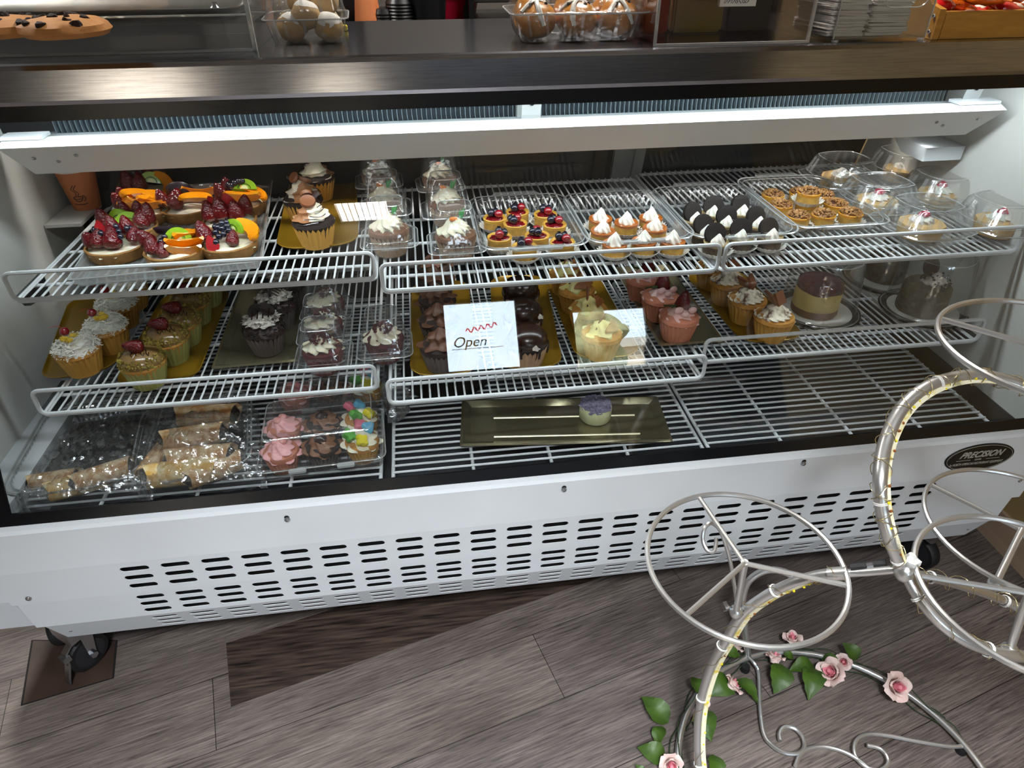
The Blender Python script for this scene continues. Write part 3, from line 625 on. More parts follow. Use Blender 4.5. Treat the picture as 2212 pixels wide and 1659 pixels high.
for px, py, tx, ty, z, tz, w_ in ((1443, 1562, 1387, 1504, .03, .05, .8), (1432, 1570, 1418, 1612, .03, .02, .9), (1437, 1638, 1378, 1614, .02, .03, .9), (1512, 1500, 1494, 1460, .05, .05, .9), (1576, 1468, 1535, 1502, .03, .03, 1), (1588, 1470, 1640, 1518, .03, .02, .7),
                                  (1520, 1535, 1535, 1600, .03, .02, 1.0), (1688, 1435, 1674, 1498, .04, .02, .95), (1692, 1412, 1716, 1424, .04, .03, .9), (1758, 1440, 1705, 1447, .03, .03, .8), (1756, 1442, 1748, 1510, .03, .02, .8), (1775, 1425, 1820, 1437, .03, .04, .9), (1852, 1425, 1822, 1388, .04, .06, 1), (1562, 1405, 1600, 1418, .05, .04, .8), (1540, 1630, 1545, 1690, .03, .02, .9), (1390, 1672, 1374, 1652, .03, .04, 1)):
    l_, r_, s_ = aim(px, py, tx, ty, z, tz, rnd.uniform(-.4, .4)); part(LEAF, 'leaf', garland, l_, r_, (s_ * w_ * 1.25, s_, s_))
for px, py, z, s_, rx, ry_, in ((1575, 1487, .030, 1.0, .9, .2), (1511, 1517, .03, .75, .8, -.3), (1447, 1645, .03, 1.05, .9, -.2), (1673, 1432, .035, .95, .8, -.2), (1803, 1458, .035, 1.35, .75, .1), (1925, 1480, .035, 1.35, .7, .2), (1712, 1388, .03, .95, .3, .0), (1583, 1402, .035, .8, .9, .3), (1822, 1428, .03, .8, .6, .6)):
    p = spot(px, py, z) - stand_org; part(ROSE, 'rose', garland, p, (rx, ry_, px * .013), s_)
# ------------------------------------------------------------------ pastry kit
crust = mat('crust', 'b98a4e', .65, c2='94652f', ns=90, bump=.35, bs=160)
pale_cream = mat('cream', 'f3ead2', .5, sss=.15, bump=.12, bs=150)
white_cream = mat('whipped_cream', 'ebe6db', .45, sss=.15)
straw = mat('strawberry', '4c0308', .18, spec=.5, c2='6e060c', ns=40, bump=.8, bs=300, vor=1, coat=.15)
straw_cut = mat('strawberry_flesh', 'b3242a', .25, c2='8e1218', ns=60, coat=.5)
blueb = mat('blueberry', '0d0e1c', .16, c2='1c1d33', ns=90, coat=.7)
cherry_m = mat('cherry', '8c0718', .1, coat=1); stalk_m = mat('stalk', 'a01c22', .4)
orange_m = mat('mango_orange', 'ee9e14', .18, c2='dd7c08', ns=50, coat=.8)
kiwi_m = mat('kiwi_green', '7fae1c', .2, c2='98c232', ns=120, coat=.6); kiwi_core = mat('kiwi_core', 'dfe6a8', .3); kiwi_seed = mat('kiwi_seed', '120d08', .4)
fig_m = mat('fig_flesh', '9a4a40', .35, c2='6d2626', ns=160, bump=.5, bs=300); fig_skin = mat('fig_skin', '1f1220', .4)
choc = mat('chocolate', '2a140c', .25, coat=.3); choc_cake = mat('chocolate_cake', '1c0f0a', .8, c2='2c1911', ns=160, bump=.5, bs=300)
choc_frost = mat('chocolate_frosting', '6b4632', .42, c2='573624', ns=60); dark_frost = mat('dark_frosting', '3b2620', .45, c2='2b1a16', ns=60)
milk_choc = mat('milk_chocolate', '7c4a2c', .35)
van_cake = mat('vanilla_cake', 'c98f3c', .7, c2='b0762a', ns=120, bump=.3, bs=260); carrot_cake = mat('carrot_cake', '7a4a26', .8, c2='5a341a', ns=160, bump=.4, bs=260); red_cake = mat('red_velvet_cake', '5c0c14', .8, c2='44080e', ns=160, bump=.3, bs=260)
paper_white = mat('paper_case_white', 'f0ece4', .7); paper_brown = mat('paper_case_brown', 'c2a07e', .7, c2='ab8868', ns=30); paper_gold = mat('paper_case_gold', 'd9a64e', .6, c2='c48e38', ns=20)
paper_dark = mat('paper_case_dark', '6a605c', .6, c2='4c423e', ns=20); paper_green = mat('paper_case_green', 'a2a05e', .65, c2='8c8a48', ns=20); paper_red = mat('paper_case_red', '74121e', .6, c2='5c0c16', ns=20); paper_pink = mat('paper_case_pink', 'd98f70', .6, c2='c97c5e', ns=20)
cc_frost = mat('cream_cheese_frosting', 'e4dabf', .42, sss=.15, bump=.1, bs=200)
carrot_m = mat('icing_orange', 'ec8420', .4); green_ic = mat('icing_green', '2f8a3a', .4)
gold_tray_m = mat('gold_tray', '98741a', .28, .35, c2='886816', ns=6); foil = mat('gold_foil', 'a0987a', .22, .8, bump=.06, bs=40)
nut = mat('chopped_nut', 'b8874c', .55, c2='7c4f26', ns=120); pist = mat('pistachio', 'a98f34', .55, c2='6c6024', ns=120)
coconut_m = mat('coconut', 'f4f1e6', .6); pineapple = mat('pineapple', 'e8c445', .25, coat=.5)
pbf = mat('caramel_icing', '86673a', .25, c2='74572c', ns=20, coat=.4)
cookie_dark = mat('dark_cookie', '1d1310', .55, bump=.4, bs=400)
pink_frost = mat('pink_frosting', 'f3c8c2', .45, sss=.1); yel_frost = mat('apple_frosting', 'ece2a8', .45, c2='e4d47c', ns=40)
pumpkin_m = mat('pumpkin', 'b8681e', .4, c2='a0541a', ns=60, coat=.3); cheese_yel = mat('cheesecake', 'e0b24a', .5, c2='c9922e', ns=60)
jelly = mat('berry_jelly', '6e0a14', .1, coat=1)
leaf_m = mat('berry_leaf', '2c4a16', .5)

def swirl(mb, R, H, n=9, am=.10, tw=2.4, lay=2.6, la=.12, tip=.12, N=54, J=26, z0=0, seed=0, jit=.03, pw=.75, c=(0, 0)):
    """piped rosette: spiral layers with twisted ridges"""
    rings = []
    for j in range(J + 1):
        t = j / J; base = R * ((1 - t) ** pw * (1 - tip) + tip * (1 - t)) if t < 1 else 0
        if t < .12: base *= .86 + .14 * (t / .12) ** .5
        ring = []
        for i in range(N):
            th = 2 * PI * i / N; q = base * (1 + la * math.cos(2 * PI * lay * t - th) * (1 - t * .4)) * (1 + am * math.cos(n * (th + tw * t)) * (1 - t * .6))
            q *= 1 + jit * noise.noise(Vector((math.cos(th) * 2, math.sin(th) * 2, t * 4 + seed)))
            ring.append((c[0] + max(q, .0002) * math.cos(th), c[1] + max(q, .0002) * math.sin(th), z0 + H * t + .08 * H * math.sin(th - 2 * PI * lay * t) * (1 - t) * (t > 0)))
        rings.append(ring)
    return mb.loft(rings, True, True)
def rough_frost(mb, R, H, am=.16, fr=60, z0=0, N=40, J=14, seed=0):
    rings = []
    for j in range(J + 1):
        t = j / J; ring = []; q0 = R * math.cos(t * PI / 2) ** .75 if t < 1 else .0003
        for i in range(N):
            th = 2 * PI * i / N; p = Vector((math.cos(th), math.sin(th), t)) * R; k = 1 + am * noise.noise(p * fr + Vector((seed * 3, 0, 0))) + am * .5 * noise.noise(p * fr * 2.3)
            ring.append((q0 * k * math.cos(th), q0 * k * math.sin(th), z0 + H * t * (1 + am * .4 * noise.noise(p * fr))))
        rings.append(ring)
    return mb.loft(rings, True, True)
def shards(mb, n, R, z0, z1, size, seed, dome=True, ph=(0, 1.45), elong=2.2, thin=.45):
    """chopped bits strewn over a dome"""
    rnd = random.Random(seed)
    for _ in range(n):
        a_ = rnd.uniform(0, 2 * PI); f = math.asin(rnd.uniform(math.sin(ph[0]), math.sin(ph[1]))) if dome else 0; f = PI / 2 - f if False else f
        r_ = R * math.cos(f) if dome else R * math.sqrt(rnd.random()); z = z0 + (z1 - z0) * math.sin(f) if dome else z0 + rnd.uniform(0, z1 - z0)
        s_ = size * rnd.uniform(.6, 1.3); k = len(mb.v)
        mb.add([(-s_ * elong / 2, -s_ / 2, -s_ * thin), (s_ * elong / 2, -s_ * .4, -s_ * thin * .8), (s_ * elong * .4, s_ / 2, -s_ * thin), (-s_ * elong * .45, s_ * .4, -s_ * thin), (-s_ * elong * .3, -s_ * .3, s_ * thin), (s_ * elong * .35, -s_ * .3, s_ * thin * .9), (s_ * elong * .3, s_ * .3, s_ * thin), (-s_ * elong * .35, s_ * .35, s_ * thin)],
               [(0, 3, 2, 1), (4, 5, 6, 7), (0, 1, 5, 4), (1, 2, 6, 5), (2, 3, 7, 6), (3, 0, 4, 7)])
        mb.xf(Matrix.Translation((r_ * math.cos(a_), r_ * math.sin(a_), z)) @ Matrix.Rotation(a_, 4, 'Z') @ Matrix.Rotation(rnd.uniform(-.9, .9), 4, 'Y') @ Matrix.Rotation(rnd.uniform(0, PI), 4, 'Z') @ Matrix.Rotation(rnd.uniform(-.6, .6), 4, 'X'), k)
    return mb
def case_mesh(r0, r1, h, m, n=26, am=.035, zig=.05, name='paper_case'):
    mb = MB(); N = n * 2; rings = []
    for z, f in ((0, 0), (.001, .3), (h * .5, .8), (h, 1)):
        r_ = r0 + (r1 - r0) * z / h; rings.append([((r_ * (1 + (am if i % 2 else -am) * f)) * math.cos(2 * PI * i / N), (r_ * (1 + (am if i % 2 else -am) * f)) * math.sin(2 * PI * i / N), z + (zig * h * (1 if i % 2 else -1) if z == h else 0)) for i in range(N)])
    inn = [[(x * .985, y * .985, z) for x, y, z in r] for r in rings[::-1]]
    mb.loft(rings + inn[:-1], True, False); return mb.mesh(name, m, False)
_mc = {}
def once(key, fn):
    if key not in _mc: _mc[key] = fn()
    return _mc[key]
def strawberry_mesh():
    mb = MB(); mb.lathe([(.0015, 0), (.008, .001), (.0135, .006), (.0142, .012), (.0115, .022), (.007, .031), (.003, .036), (.0004, .0375)], 18); return mb.mesh('strawberry', straw)
def half_berry_mesh():
    mb = MB(); prof = [(.0015, 0), (.009, .002), (.0138, .009), (.0125, .018), (.008, .028), (.003, .035), (.0005, .037)]; n = 12; outer = []
    rows = [[(r * math.cos(PI * i / n), r * math.sin(PI * i / n), z) for i in range(n + 1)] for r, z in prof]
    mb.loft(rows, False, False, False); mb.cur = 1
    f = [(prof[j][0], 0, prof[j][1]) for j in range(len(prof))] + [(-prof[j][0], 0, prof[j][1]) for j in range(len(prof) - 1, -1, -1)]
    mb.add(f, [tuple(range(len(f)))]); return mb.mesh('strawberry_half', [straw, straw_cut])
def blueberry_mesh():
    mb = MB(); mb.blob((0, 0, .0065), .0068, 12); k = len(mb.v); mb.lathe([(.003, 0), (.0032, .0012), (.002, .0012), (.0018, .0002)], 10, (0, 0, .0125)); return mb.mesh('blueberry', blueb)
def cherry_mesh(): return MB().blob((0, 0, .009), (.0098, .0098, .009), 14).mesh('cherry', cherry_m)
def mango_mesh():
    mb = MB(); rings = []
    for j in range(13):
        t = j / 12; a_ = -1.25 + 2.5 * t; w_ = .0100 * math.sin(PI * (.06 + .88 * t)) ** .6; h = .0085 * math.sin(PI * (.06 + .88 * t)) ** .6
        c = Vector((.024 * math.sin(a_), .024 * math.cos(a_) - .018, 0)); d = Vector((math.sin(a_), math.cos(a_), 0))
        rings.append([c + d * w_ * u_ + Vector((0, 0, .009 + h * v_)) for u_, v_ in ((1, 0), (.85, .62), (.5, .95), (.1, .72), (-.45, .38), (-1, .05), (-1, -.05), (-.45, -.38), (.1, -.72), (.5, -.95), (.85, -.62))])
    return mb.loft(rings, True, True).mesh('mango_slice', orange_m)
def kiwi_mesh():
    mb = MB(); n = 12; R, t = .021, .0035; o = [(R * math.cos(PI * i / n), 0, R * math.sin(PI * i / n)) for i in range(n + 1)]
    mb.loft([[(x, -t, z) for x, y, z in o], [(x, t, z) for x, y, z in o]], True, True)
    mb.cur = 1
    for s_ in (-1, 1): mb.loft([[(x * .30, s_ * (t + k), z * .36) for x, y, z in o] for k in (-.0005, .0006)], True, True)
    mb.cur = 2
    for s_ in (-1, 1):
        for i in range(1, 22): a_ = PI * i / 22; mb.blob((R * .5 * math.cos(a_), s_ * t, R * .5 * math.sin(a_)), (.0006, .0005, .0013), 5, rot=Matrix.Rotation(PI / 2 - a_, 3, 'Y'))
    return mb.mesh('kiwi_slice', [kiwi_m, kiwi_core, kiwi_seed])
def fig_mesh():
    mb = MB(); n = 18; mb.loft([[(r * math.cos(2 * PI * i / n) * 1.15, r * math.sin(2 * PI * i / n), z) for i in range(n)] for r, z in ((.004, 0), (.014, .005), (.0185, .013), (.0188, .015))], True, False)
    mb.cur = 1; mb.loft([[(r * math.cos(2 * PI * i / n) * 1.15, r * math.sin(2 * PI * i / n), z) for i in range(n)] for r, z in ((.0188, .015), (.016, .0155), (.008, .0135), (.003, .014))], False, True)
    return mb.mesh('fig_half', [fig_skin, fig_m])
FR = {'s': ('strawberry', strawberry_mesh), 'h': ('strawberry_half', half_berry_mesh), 'b': ('blueberry', blueberry_mesh), 'c': ('cherry', cherry_mesh), 'm': ('mango_slice', mango_mesh), 'k': ('kiwi_slice', kiwi_mesh), 'f': ('fig_half', fig_mesh)}
def fruit(k, parent, loc, rot=(0, 0, 0), s=1): n_, f = FR[k]; return part(once('fruit' + k, f), n_, parent, loc, rot, s)

def tart_shell():
    mb = MB(); n = 36; mb.loft([[(r * (1 + .012 * math.cos(9 * a_)) * math.cos(a_), r * (1 + .012 * math.cos(9 * a_)) * math.sin(a_), z) for a_ in [2 * PI * i / n for i in range(n)]] for r, z in ((.054, 0), (.058, .004), (.0625, .026), (.061, .0285), (.0575, .0275), (.055, .020))], True, True)
    return mb.mesh('tart_shell', crust)
def tart_cream():
    mb = MB(); rough_frost(mb, .0565, .012, .22, 55, .018, 40, 10, 2); return mb.mesh('cream_filling', pale_cream)
def fruit_tart(loc, label, items, rz=0):
    t = thing('fruit_tart', label, 'fruit tart', loc, rz, 'fruit tarts on the clear tray')
    part(once('tart_shell', tart_shell), 'tart_shell', t); part(once('tart_cream', tart_cream), 'cream_filling', t, (0, 0, 0), (0, 0, random.Random(label).uniform(0, 6)))
    for k, x, y, z, rx, ry_, r3, s_ in items: fruit(k, t, (x, y, .026 + z), (rx, ry_, r3), s_)
    return t

def cupcake_base(paper, cake, key, r0=.034, r1=.046, h=.05):
    def mk(t):
        part(once('case' + key, lambda: case_mesh(r0, r1, h, paper)), 'paper_case', t)
        def ck():
            mb = MB(); mb.lathe([(r0 * .96, .003), (r1 * .955, h - .006), (r1 * 1.04, h + .003), (r1 * .98, h + .010), (r1 * .7, h + .016), (r1 * .3, h + .018)], 32, fn=lambda a_, z, i: 1 + .02 * noise.noise(Vector((math.cos(a_) * 3, math.sin(a_) * 3, z * 200)))); return mb.mesh('cake', cake)
        part(once('cake' + key, ck), 'cake', t)
    return mk
def clam_mesh():
    """clear one-cup hinged box: well, square flange, tall lid"""
    b = MB(); n = 6
    def sq(w_, r_, z): return rr(w_, w_, r_, z, n)
    b.loft([sq(.070, .033, .0), sq(.084, .036, .032), sq(.100, .02, .034), sq(.122, .02, .0355), sq(.124, .021, .033)], True, False)
    base = b.mesh('box_base', plastic, True, 50)
    l = MB(); l.loft([sq(.126, .021, .0340), sq(.122, .02, .0375), sq(.108, .02, .039), sq(.103, .022, .045), sq(.080, .02, .105), sq(.070, .02, .118), sq(.060, .018, .121)], False, True)
    k = len(l.v); l.rbox((-.022, -.073, .034), (.022, -.060, .0385), .001)
    lid = l.mesh('box_lid', plastic, True, 35); return base, lid
def cup_box():
    t = thing('cupcake_box'); b, l = once('clam', clam_mesh); part(b, 'box_base', t); part(l, 'box_lid', t); part(once('clamrim', lambda: MB().tube(rr(.124, .124, .021, .035), .0013, 5, True).tube(rr(.070, .070, .018, .118), .0006, 4, True).tube(rr(.103, .103, .022, .044), .0006, 4, True).mesh('box_rim', plastic_edge)), 'box_rim', t); return t
def loft_shell(rings, m, name, parent, ang=45): return MB().loft(rings, True, False).build(name, m, parent, True, ang)
def gold_tray(w_, d_):
    def mk():
        t = thing('gold_tray'); r_ = min(w_, d_) * .30; b = MB()
        rg = [rr(w_ * .80, d_ * .90, r_ * .8, 0), rr(w_ * .95, d_ * .98, r_, .002), rr(w_, d_, r_, .0075), rr(w_ - .004, d_ - .004, r_, .0085), rr(w_ * .93, d_ * .96, r_ * .95, .0045), rr(w_ * .80, d_ * .90, r_ * .8, .0028)]
        b.loft(rg, True, True); b.build('tray_body', gold_tray_m, t); return t
    return mk
def foil_tray(w_, d_, ribs=False):
    def mk():
        t = thing('foil_tray'); b = MB()
        b.loft([rr(w_ - .05, d_ - .05, .004, 0, 2), rr(w_ - .045, d_ - .045, .004, .001, 2), rr(w_ - .012, d_ - .012, .005, .010, 2), rr(w_, d_, .006, .0085, 2), rr(w_, d_, .006, .0095, 2), rr(w_ - .013, d_ - .013, .005, .0115, 2), rr(w_ - .047, d_ - .047, .004, .0025, 2)], True, True)
        b.build('tray_body', foil, t, True, 15)
        if ribs:
            g_ = MB()
            for x in (-.28 * d_, .12 * d_): g_.tube([(-w_ * .34, x, .003), (w_ * .36, x, .0032)], .0028, 6, flat=.6)
            g_.build('tray_rib', mat('foil_glint', 'ece6c4', .35, .3), t)  # ribs in a paler foil: their bright glint is put into the colour
        return t
    return mk
def pet_tray():
    """clear shallow bakery tray with fluted sides and an end tab"""
    def fl(w_, d_, r_, z, amp): 
        R = rr(w_, d_, r_, z, 5); out = []
        # dense outline with flutes
        pts = [Vector(p) for p in R]; L = []
        for i, p in enumerate(pts):
            q = pts[(i + 1) % len(pts)]; m_ = max(1, int((q - p).length / .0045))
            for k in range(m_): L.append(p.lerp(q, k / m_))
        return L
    ref = fl(.19, .19, .03, 0, 0); n = len(ref); rings = []
    for sc_, z, amp in ((.86, 0, 0), (.875, .002, .0), (.90, .012, .012), (.955, .030, .012), (.985, .035, 0), (1.0, .036, 0), (1.055, .0365, 0), (1.06, .0345, 0)):
        rings.append([(p.x * (sc_ + (amp if i % 2 else -amp)), p.y * (sc_ + (amp if i % 2 else -amp)), z) for i, p in enumerate(ref)])
    t = thing('clear_tray'); B = MB(); B.loft(rings, True, False); B.mi = [1 if (i % n) % 2 and 1 <= i // n <= 3 else 0 for i in range(len(B.f))]; B.build('tray_body', [plastic, plastic_rib], t, True, 25); MB().tube(rings[-2], .0016, 5, True).tube(rings[4], .0008, 4, True).build('tray_rim', plastic_edge, t)
    for s_ in (1, -1):
        b = MB(); b.loft([[(x * k, s_ * (.098 + y), z) for x, y in ((-.05, 0), (-.042, .012), (.042, .012), (.05, 0))] for k, z in ((1, .036), (1, .040), (.97, .041), (.97, .037))], False, True); b.build('tray_tab', plastic_rib, t, False)
    return t
def dome_box():
    """low octagonal hinged cake box, ribbed lid"""
    n = 48; t = thing('dome_box')
    def ring(R, z, rib=0): return [(R * (1 + rib * (1 if i % 2 else -1)) * (1 / max(abs(math.cos(2 * PI * i / n)), abs(math.sin(2 * PI * i / n)))) ** .45 * math.cos(2 * PI * i / n), R * (1 + rib * (1 if i % 2 else -1)) * (1 / max(abs(math.cos(2 * PI * i / n)), abs(math.sin(2 * PI * i / n)))) ** .45 * math.sin(2 * PI * i / n), z) for i in range(n)]
    MB().loft([ring(.062, 0), ring(.064, .001), ring(.072, .026, .012), ring(.078, .028), ring(.088, .030), ring(.089, .028)], True, False).build('box_base', plastic, t, True, 30); MB().tube(ring(.0895, .030), .0014, 5, True).tube(ring(.056, .079), .0007, 4, True).tube(ring(.075, .040), .0006, 4, True).build('box_rim', plastic_edge, t)
    B = MB(); B.loft([ring(.090, .030), ring(.088, .033), ring(.079, .034), ring(.075, .040, .008), ring(.062, .074, .012), ring(.056, .079), ring(.045, .081), ring(.042, .078)], False, True); B.mi = [1 if (i % n) % 2 and i // n == 3 and (i % n) % 12 in (1, 3, 5, 7, 9) else 0 for i in range(len(B.f))]; B.build('box_lid', [plastic, plastic_rib], t, True, 30)
    b = MB(); b.rbox((-.02, -.108, .0285), (.02, -.094, .0335), .001); b.build('box_latch', plastic, t, False); return t
# ------------------------------------------------------------------ upper tier
SU = ZU + .0050; SL = ZL + .0050; SD = ZD + .0032
def on(px, py, z): p = spot(px, py, z); return (p.x, p.y, z)
# acrylic tray with nine fruit tarts
q = [spot(x, y, SU + .022) for x, y in ((170, 600), (553, 562), (590, 388), (262, 410))]
tc_ = Vector((sum(p.x for p in q) / 4, sum(p.y for p in q) / 4, SU))
tw = ((q[1] - q[0]).length + (q[2] - q[3]).length) / 2; td = ((q[3] - q[0]).length + (q[2] - q[1]).length) / 2
tray = thing('acrylic_tray', 'clear acrylic tray holding nine fruit tarts on the upper shelf', 'tray', tc_, math.atan2(q[1].y - q[0].y, q[1].x - q[0].x))
MB().loft([rr(tw - .012, td - .012, .008, 0), rr(tw, td, .010, .022), rr(tw + .010, td + .010, .012, .0225), rr(tw + .010, td + .010, .012, .0205), rr(tw - .001, td - .001, .010, .0200), rr(tw - .016, td - .016, .008, .003)], True, True).build('tray_body', plastic_rib, tray, True, 30)
MB().tube(rr(tw + .010, td + .010, .012, .0215), .0016, 5, True).tube(rr(tw - .014, td - .014, .008, .003), .0010, 4, True).build('tray_rim', plastic_edge, tray)
ST = SU + .0035; R_ = math.radians
fruit_tart(on(258, 552, ST), 'fruit tart of strawberries and blueberries at the front left of the clear tray', [
    ('s', -.024, -.030, .006, -.5, .1, 0, 1.15), ('s', .008, -.036, .004, -.75, .15, .3, 1.45), ('s', .040, -.010, .006, -.2, .5, .6, 1.0), ('s', -.042, -.008, .006, -.2, -.5, 2, 1.1), ('s', .004, .006, .018, -.2, .1, 1, 1.2), ('h', -.018, -.006, .020, -.3, -.1, 0, 1.0),
    ('s', .026, .026, .01, .2, .2, 3, 1.2), ('s', -.022, .030, .01, .3, -.2, 3, 1.1), ('b', -.022, -.014, .030, 0, 0, 0, 1), ('b', -.014, -.020, .028, 0, .3, 0, 1), ('b', -.034, .004, .028, 0, 0, 0, .95), ('b', .022, -.012, .028, .2, 0, 0, 1), ('b', .014, .000, .034, 0, 0, 0, .95), ('b', .032, .006, .026, 0, 0, 0, 1), ('b', .026, -.024, .020, 0, 0, 0, 1), ('b', -.008, .012, .036, 0, 0, 0, .95), ('b', .036, .016, .022, 0, 0, 0, .95)])
fruit_tart(on(384, 562, ST), 'fruit tart with fig half, kiwi and mango, front centre of the clear tray', [
    ('s', -.032, -.034, .004, -.4, -.1, 0, 1.15), ('s', -.042, .000, .008, -.2, -.4, 1, 1.3), ('s', -.016, -.040, -.002, -.7, .2, 0, 1.05), ('f', -.014, .014, .026, -.5, .1, .2, 1.1), ('k', .012, .004, .018, -.35, .0, .45, 1.3), ('m', .030, -.018, .010, -.7, .1, .25, 1.5), ('m', .030, -.036, .002, -.8, .1, .1, 1.4), ('m', .036, .010, .016, -.5, .1, .5, 1.4), ('b', -.016, -.016, .018, 0, 0, 0, 1), ('b', -.006, -.020, .016, 0, 0, 0, 1), ('b', -.010, -.006, .024, 0, 0, 0, 1), ('m', .010, .036, .008, -.3, 0, .2, 1.2)])
fruit_tart(on(500, 545, ST), 'fruit tart with heaped blueberries and mango, front right of the clear tray', [
    ('s', -.040, -.012, .006, -.3, -.3, 0, 1.3), ('s', .014, -.034, .002, -.6, .2, 0, 1.0), ('h', -.020, -.044, -.004, -.5, -.2, .3, 1.0), ('k', .014, .010, .022, -.2, .2, -.5, 1.15), ('m', .036, .002, .010, -.5, .3, -.9, 1.5), ('m', .040, .018, .012, -.4, .3, -.9, 1.3)] + [('b', x, y, z, 0, 0, 0, 1.1) for x, y, z in ((-.016, .004, .024), (-.006, -.004, .024), (-.020, -.008, .018), (-.008, .012, .030), (.004, .004, .026), (-.012, -.018, .012), (-.002, -.016, .016), (-.018, -.030, .004), (-.024, .014, .022), (.002, .016, .030), (.008, -.006, .020))])
fruit_tart(on(287, 513, ST), 'fruit tart with two kiwi wedges between strawberries, in the second row of the clear tray', [
    ('k', -.018, .004, .012, -.3, .1, -.5, 1.4), ('k', .008, -.014, .010, -.5, .1, .2, 1.4), ('s', .034, -.024, .004, -.5, .2, 0, 1.4), ('s', .044, -.006, .008, -.1, .2, 0, 1.35), ('s', -.048, .000, .004, -.1, -.2, 0, 1.2), ('m', -.044, -.026, .0, -.4, 0, .4, .9), ('s', .022, .020, .02, .1, .1, 0, 1.0), ('s', -.012, .034, .01, .2, 0, 0, 1.2)])
fruit_tart(on(502, 497, ST), 'fruit tart crowned only with upright strawberries, in the second row of the clear tray', [
    ('s', -.036, -.018, .004, -.2, -.1, 0, 1.35), ('s', -.010, -.014, .006, -.1, 0, 1, 1.5), ('s', .026, -.018, .004, -.1, .1, 2, 1.35), ('h', .010, .008, .012, .0, -.2, .2, 1.4), ('h', -.024, .012, .010, 0, -.3, .2, 1.3), ('s', .034, .016, .008, .1, .2, 0, 1.3), ('s', -.004, .032, .008, .2, 0, 0, 1.3), ('s', -.040, .012, .006, 0, -.3, 0, 1.1)])
fruit_tart(on(318, 475, ST), 'fruit tart heaped with orange mango cubes and slices, third row left of the clear tray', [
    ('m', .012, -.020, .008, -.5, .1, .2, 1.6), ('m', .030, -.010, .010, -.4, .2, -.2, 1.5), ('m', -.010, -.014, .010, -.5, 0, .4, 1.5), ('m', -.018, .006, .026, -.1, .2, .9, 1.4), ('m', -.026, -.002, .020, .3, .1, 1.9, 1.2), ('m', .030, .014, .014, -.2, .2, -.5, 1.4), ('s', -.046, .000, .004, 0, -.3, 0, 1.2), ('s', -.040, .022, .01, 0, -.3, 0, 1.2)])
fruit_tart(on(410, 468, ST), 'fruit tart with a fig half over a strawberry, third row of the tray', [
    ('s', -.022, -.030, .004, -.6, .1, -.3, 1.45), ('s', -.044, -.012, .006, -.2, -.3, 0, 1.2), ('f', -.012, .010, .022, -1.1, .2, .3, 1.5), ('m', .030, -.014, .012, -.2, .1, .2, 1.5), ('m', .030, .016, .020, -.8, .1, .1, 1.6), ('s', -.030, .024, .010, .1, 0, 0, 1.1)])
fruit_tart(on(525, 458, ST), 'fruit tart with kiwi and berries over orange mango, third row right of the clear tray', [
    ('k', .016, .000, .030, -.9, .1, .1, 1.4), ('m', .014, -.026, .010, -.5, .1, .1, 1.7), ('m', .036, -.006, .010, -.3, .3, -.6, 1.5), ('s', -.036, -.004, .010, 0, -.3, 0, 1.2), ('b', -.014, -.002, .034, 0, 0, 0, 1.2), ('b', -.006, .006, .038, 0, 0, 0, 1.2), ('b', .004, .010, .040, 0, 0, 0, 1.2), ('b', -.020, .008, .034, 0, 0, 0, 1.2), ('s', -.030, .020, .014, 0, 0, 0, 1.2), ('b', .012, .014, .040, 0, 0, 0, 1.1)])
fruit_tart(on(330, 430, ST), 'dark shaded fruit tart of strawberries and kiwi at the very back of the clear tray', [
    ('s', -.038, -.014, .006, -.1, -.2, 0, 1.4), ('s', -.014, -.026, .004, -.4, 0, 0, 1.4), ('k', .010, -.006, .020, -.3, .3, .4, 1.3), ('m', .038, -.004, .010, -.2, .6, -1, 1.4), ('b', -.026, .000, .036, 0, 0, 0, 1.3), ('b', -.012, .000, .038, 0, 0, 0, 1.3), ('f', .016, .022, .026, -.9, .2, .2, 1.1), ('s', .0, .022, .014, 0, 0, 0, 1.3)])
# brown paper coffee cup
cup_m = mat('cup_brown', 'cb7c4c', .55, c2='b8663a', ns=9, nd=5); cup_ink = mat('cup_ink', '2a150c', .6)
cx_, cy_, _ = on(190, 446, .8665)
cup = thing('paper_cup', 'brown paper coffee cup with a drawn cup motif in the shelf corner', 'cup', (max(cx_, -.899), cy_, .8665))
MB().lathe([(.030, .004), (.030, 0), (.033, 0), (.0465, .100), (.0465, .101), (.0445, .101), (.032, .006)], 40).build('cup_wall', cup_m, cup)
MB().tube([(.0468 * math.cos(2 * PI * k / 40), .0468 * math.sin(2 * PI * k / 40), .102) for k in range(40)], .0018, 6, True).build('cup_rim', paper_white, cup)
d = MB()
def oncup(pts): return [((.0333 + .135 * z) * math.cos(a_), (.0333 + .135 * z) * math.sin(a_), z) for a_, z in pts]
a0 = -PI / 2 + .05
d.tube(oncup([(a0 + .33 * math.cos(t) * .8, .036 + .010 * math.sin(t)) for t in [PI + PI * k / 14 for k in range(15)]]), .0010, 4)
d.tube(oncup([(a0 + .30 * math.cos(t), .036 + .0035 * math.sin(t)) for t in [2 * PI * k / 20 for k in range(21)]]), .0010, 4)
d.tube(oncup([(a0 + .28 + .16 * math.sin(t), .034 + .007 * math.cos(t)) for t in [PI * k / 10 for k in range(11)]]), .0010, 4)
d.tube(oncup([(a0 - .42 + .9 * k / 16, .020 + .003 * math.sin(k / 16 * PI + PI)) for k in range(17)]), .0010, 4)
for o in (-.12, .03): d.tube(oncup([(a0 + o + .10 * math.sin(k * .55), .042 + .028 * k / 14) for k in range(15)]), .0009, 4)
d.build('cup_drawing', cup_ink, cup)

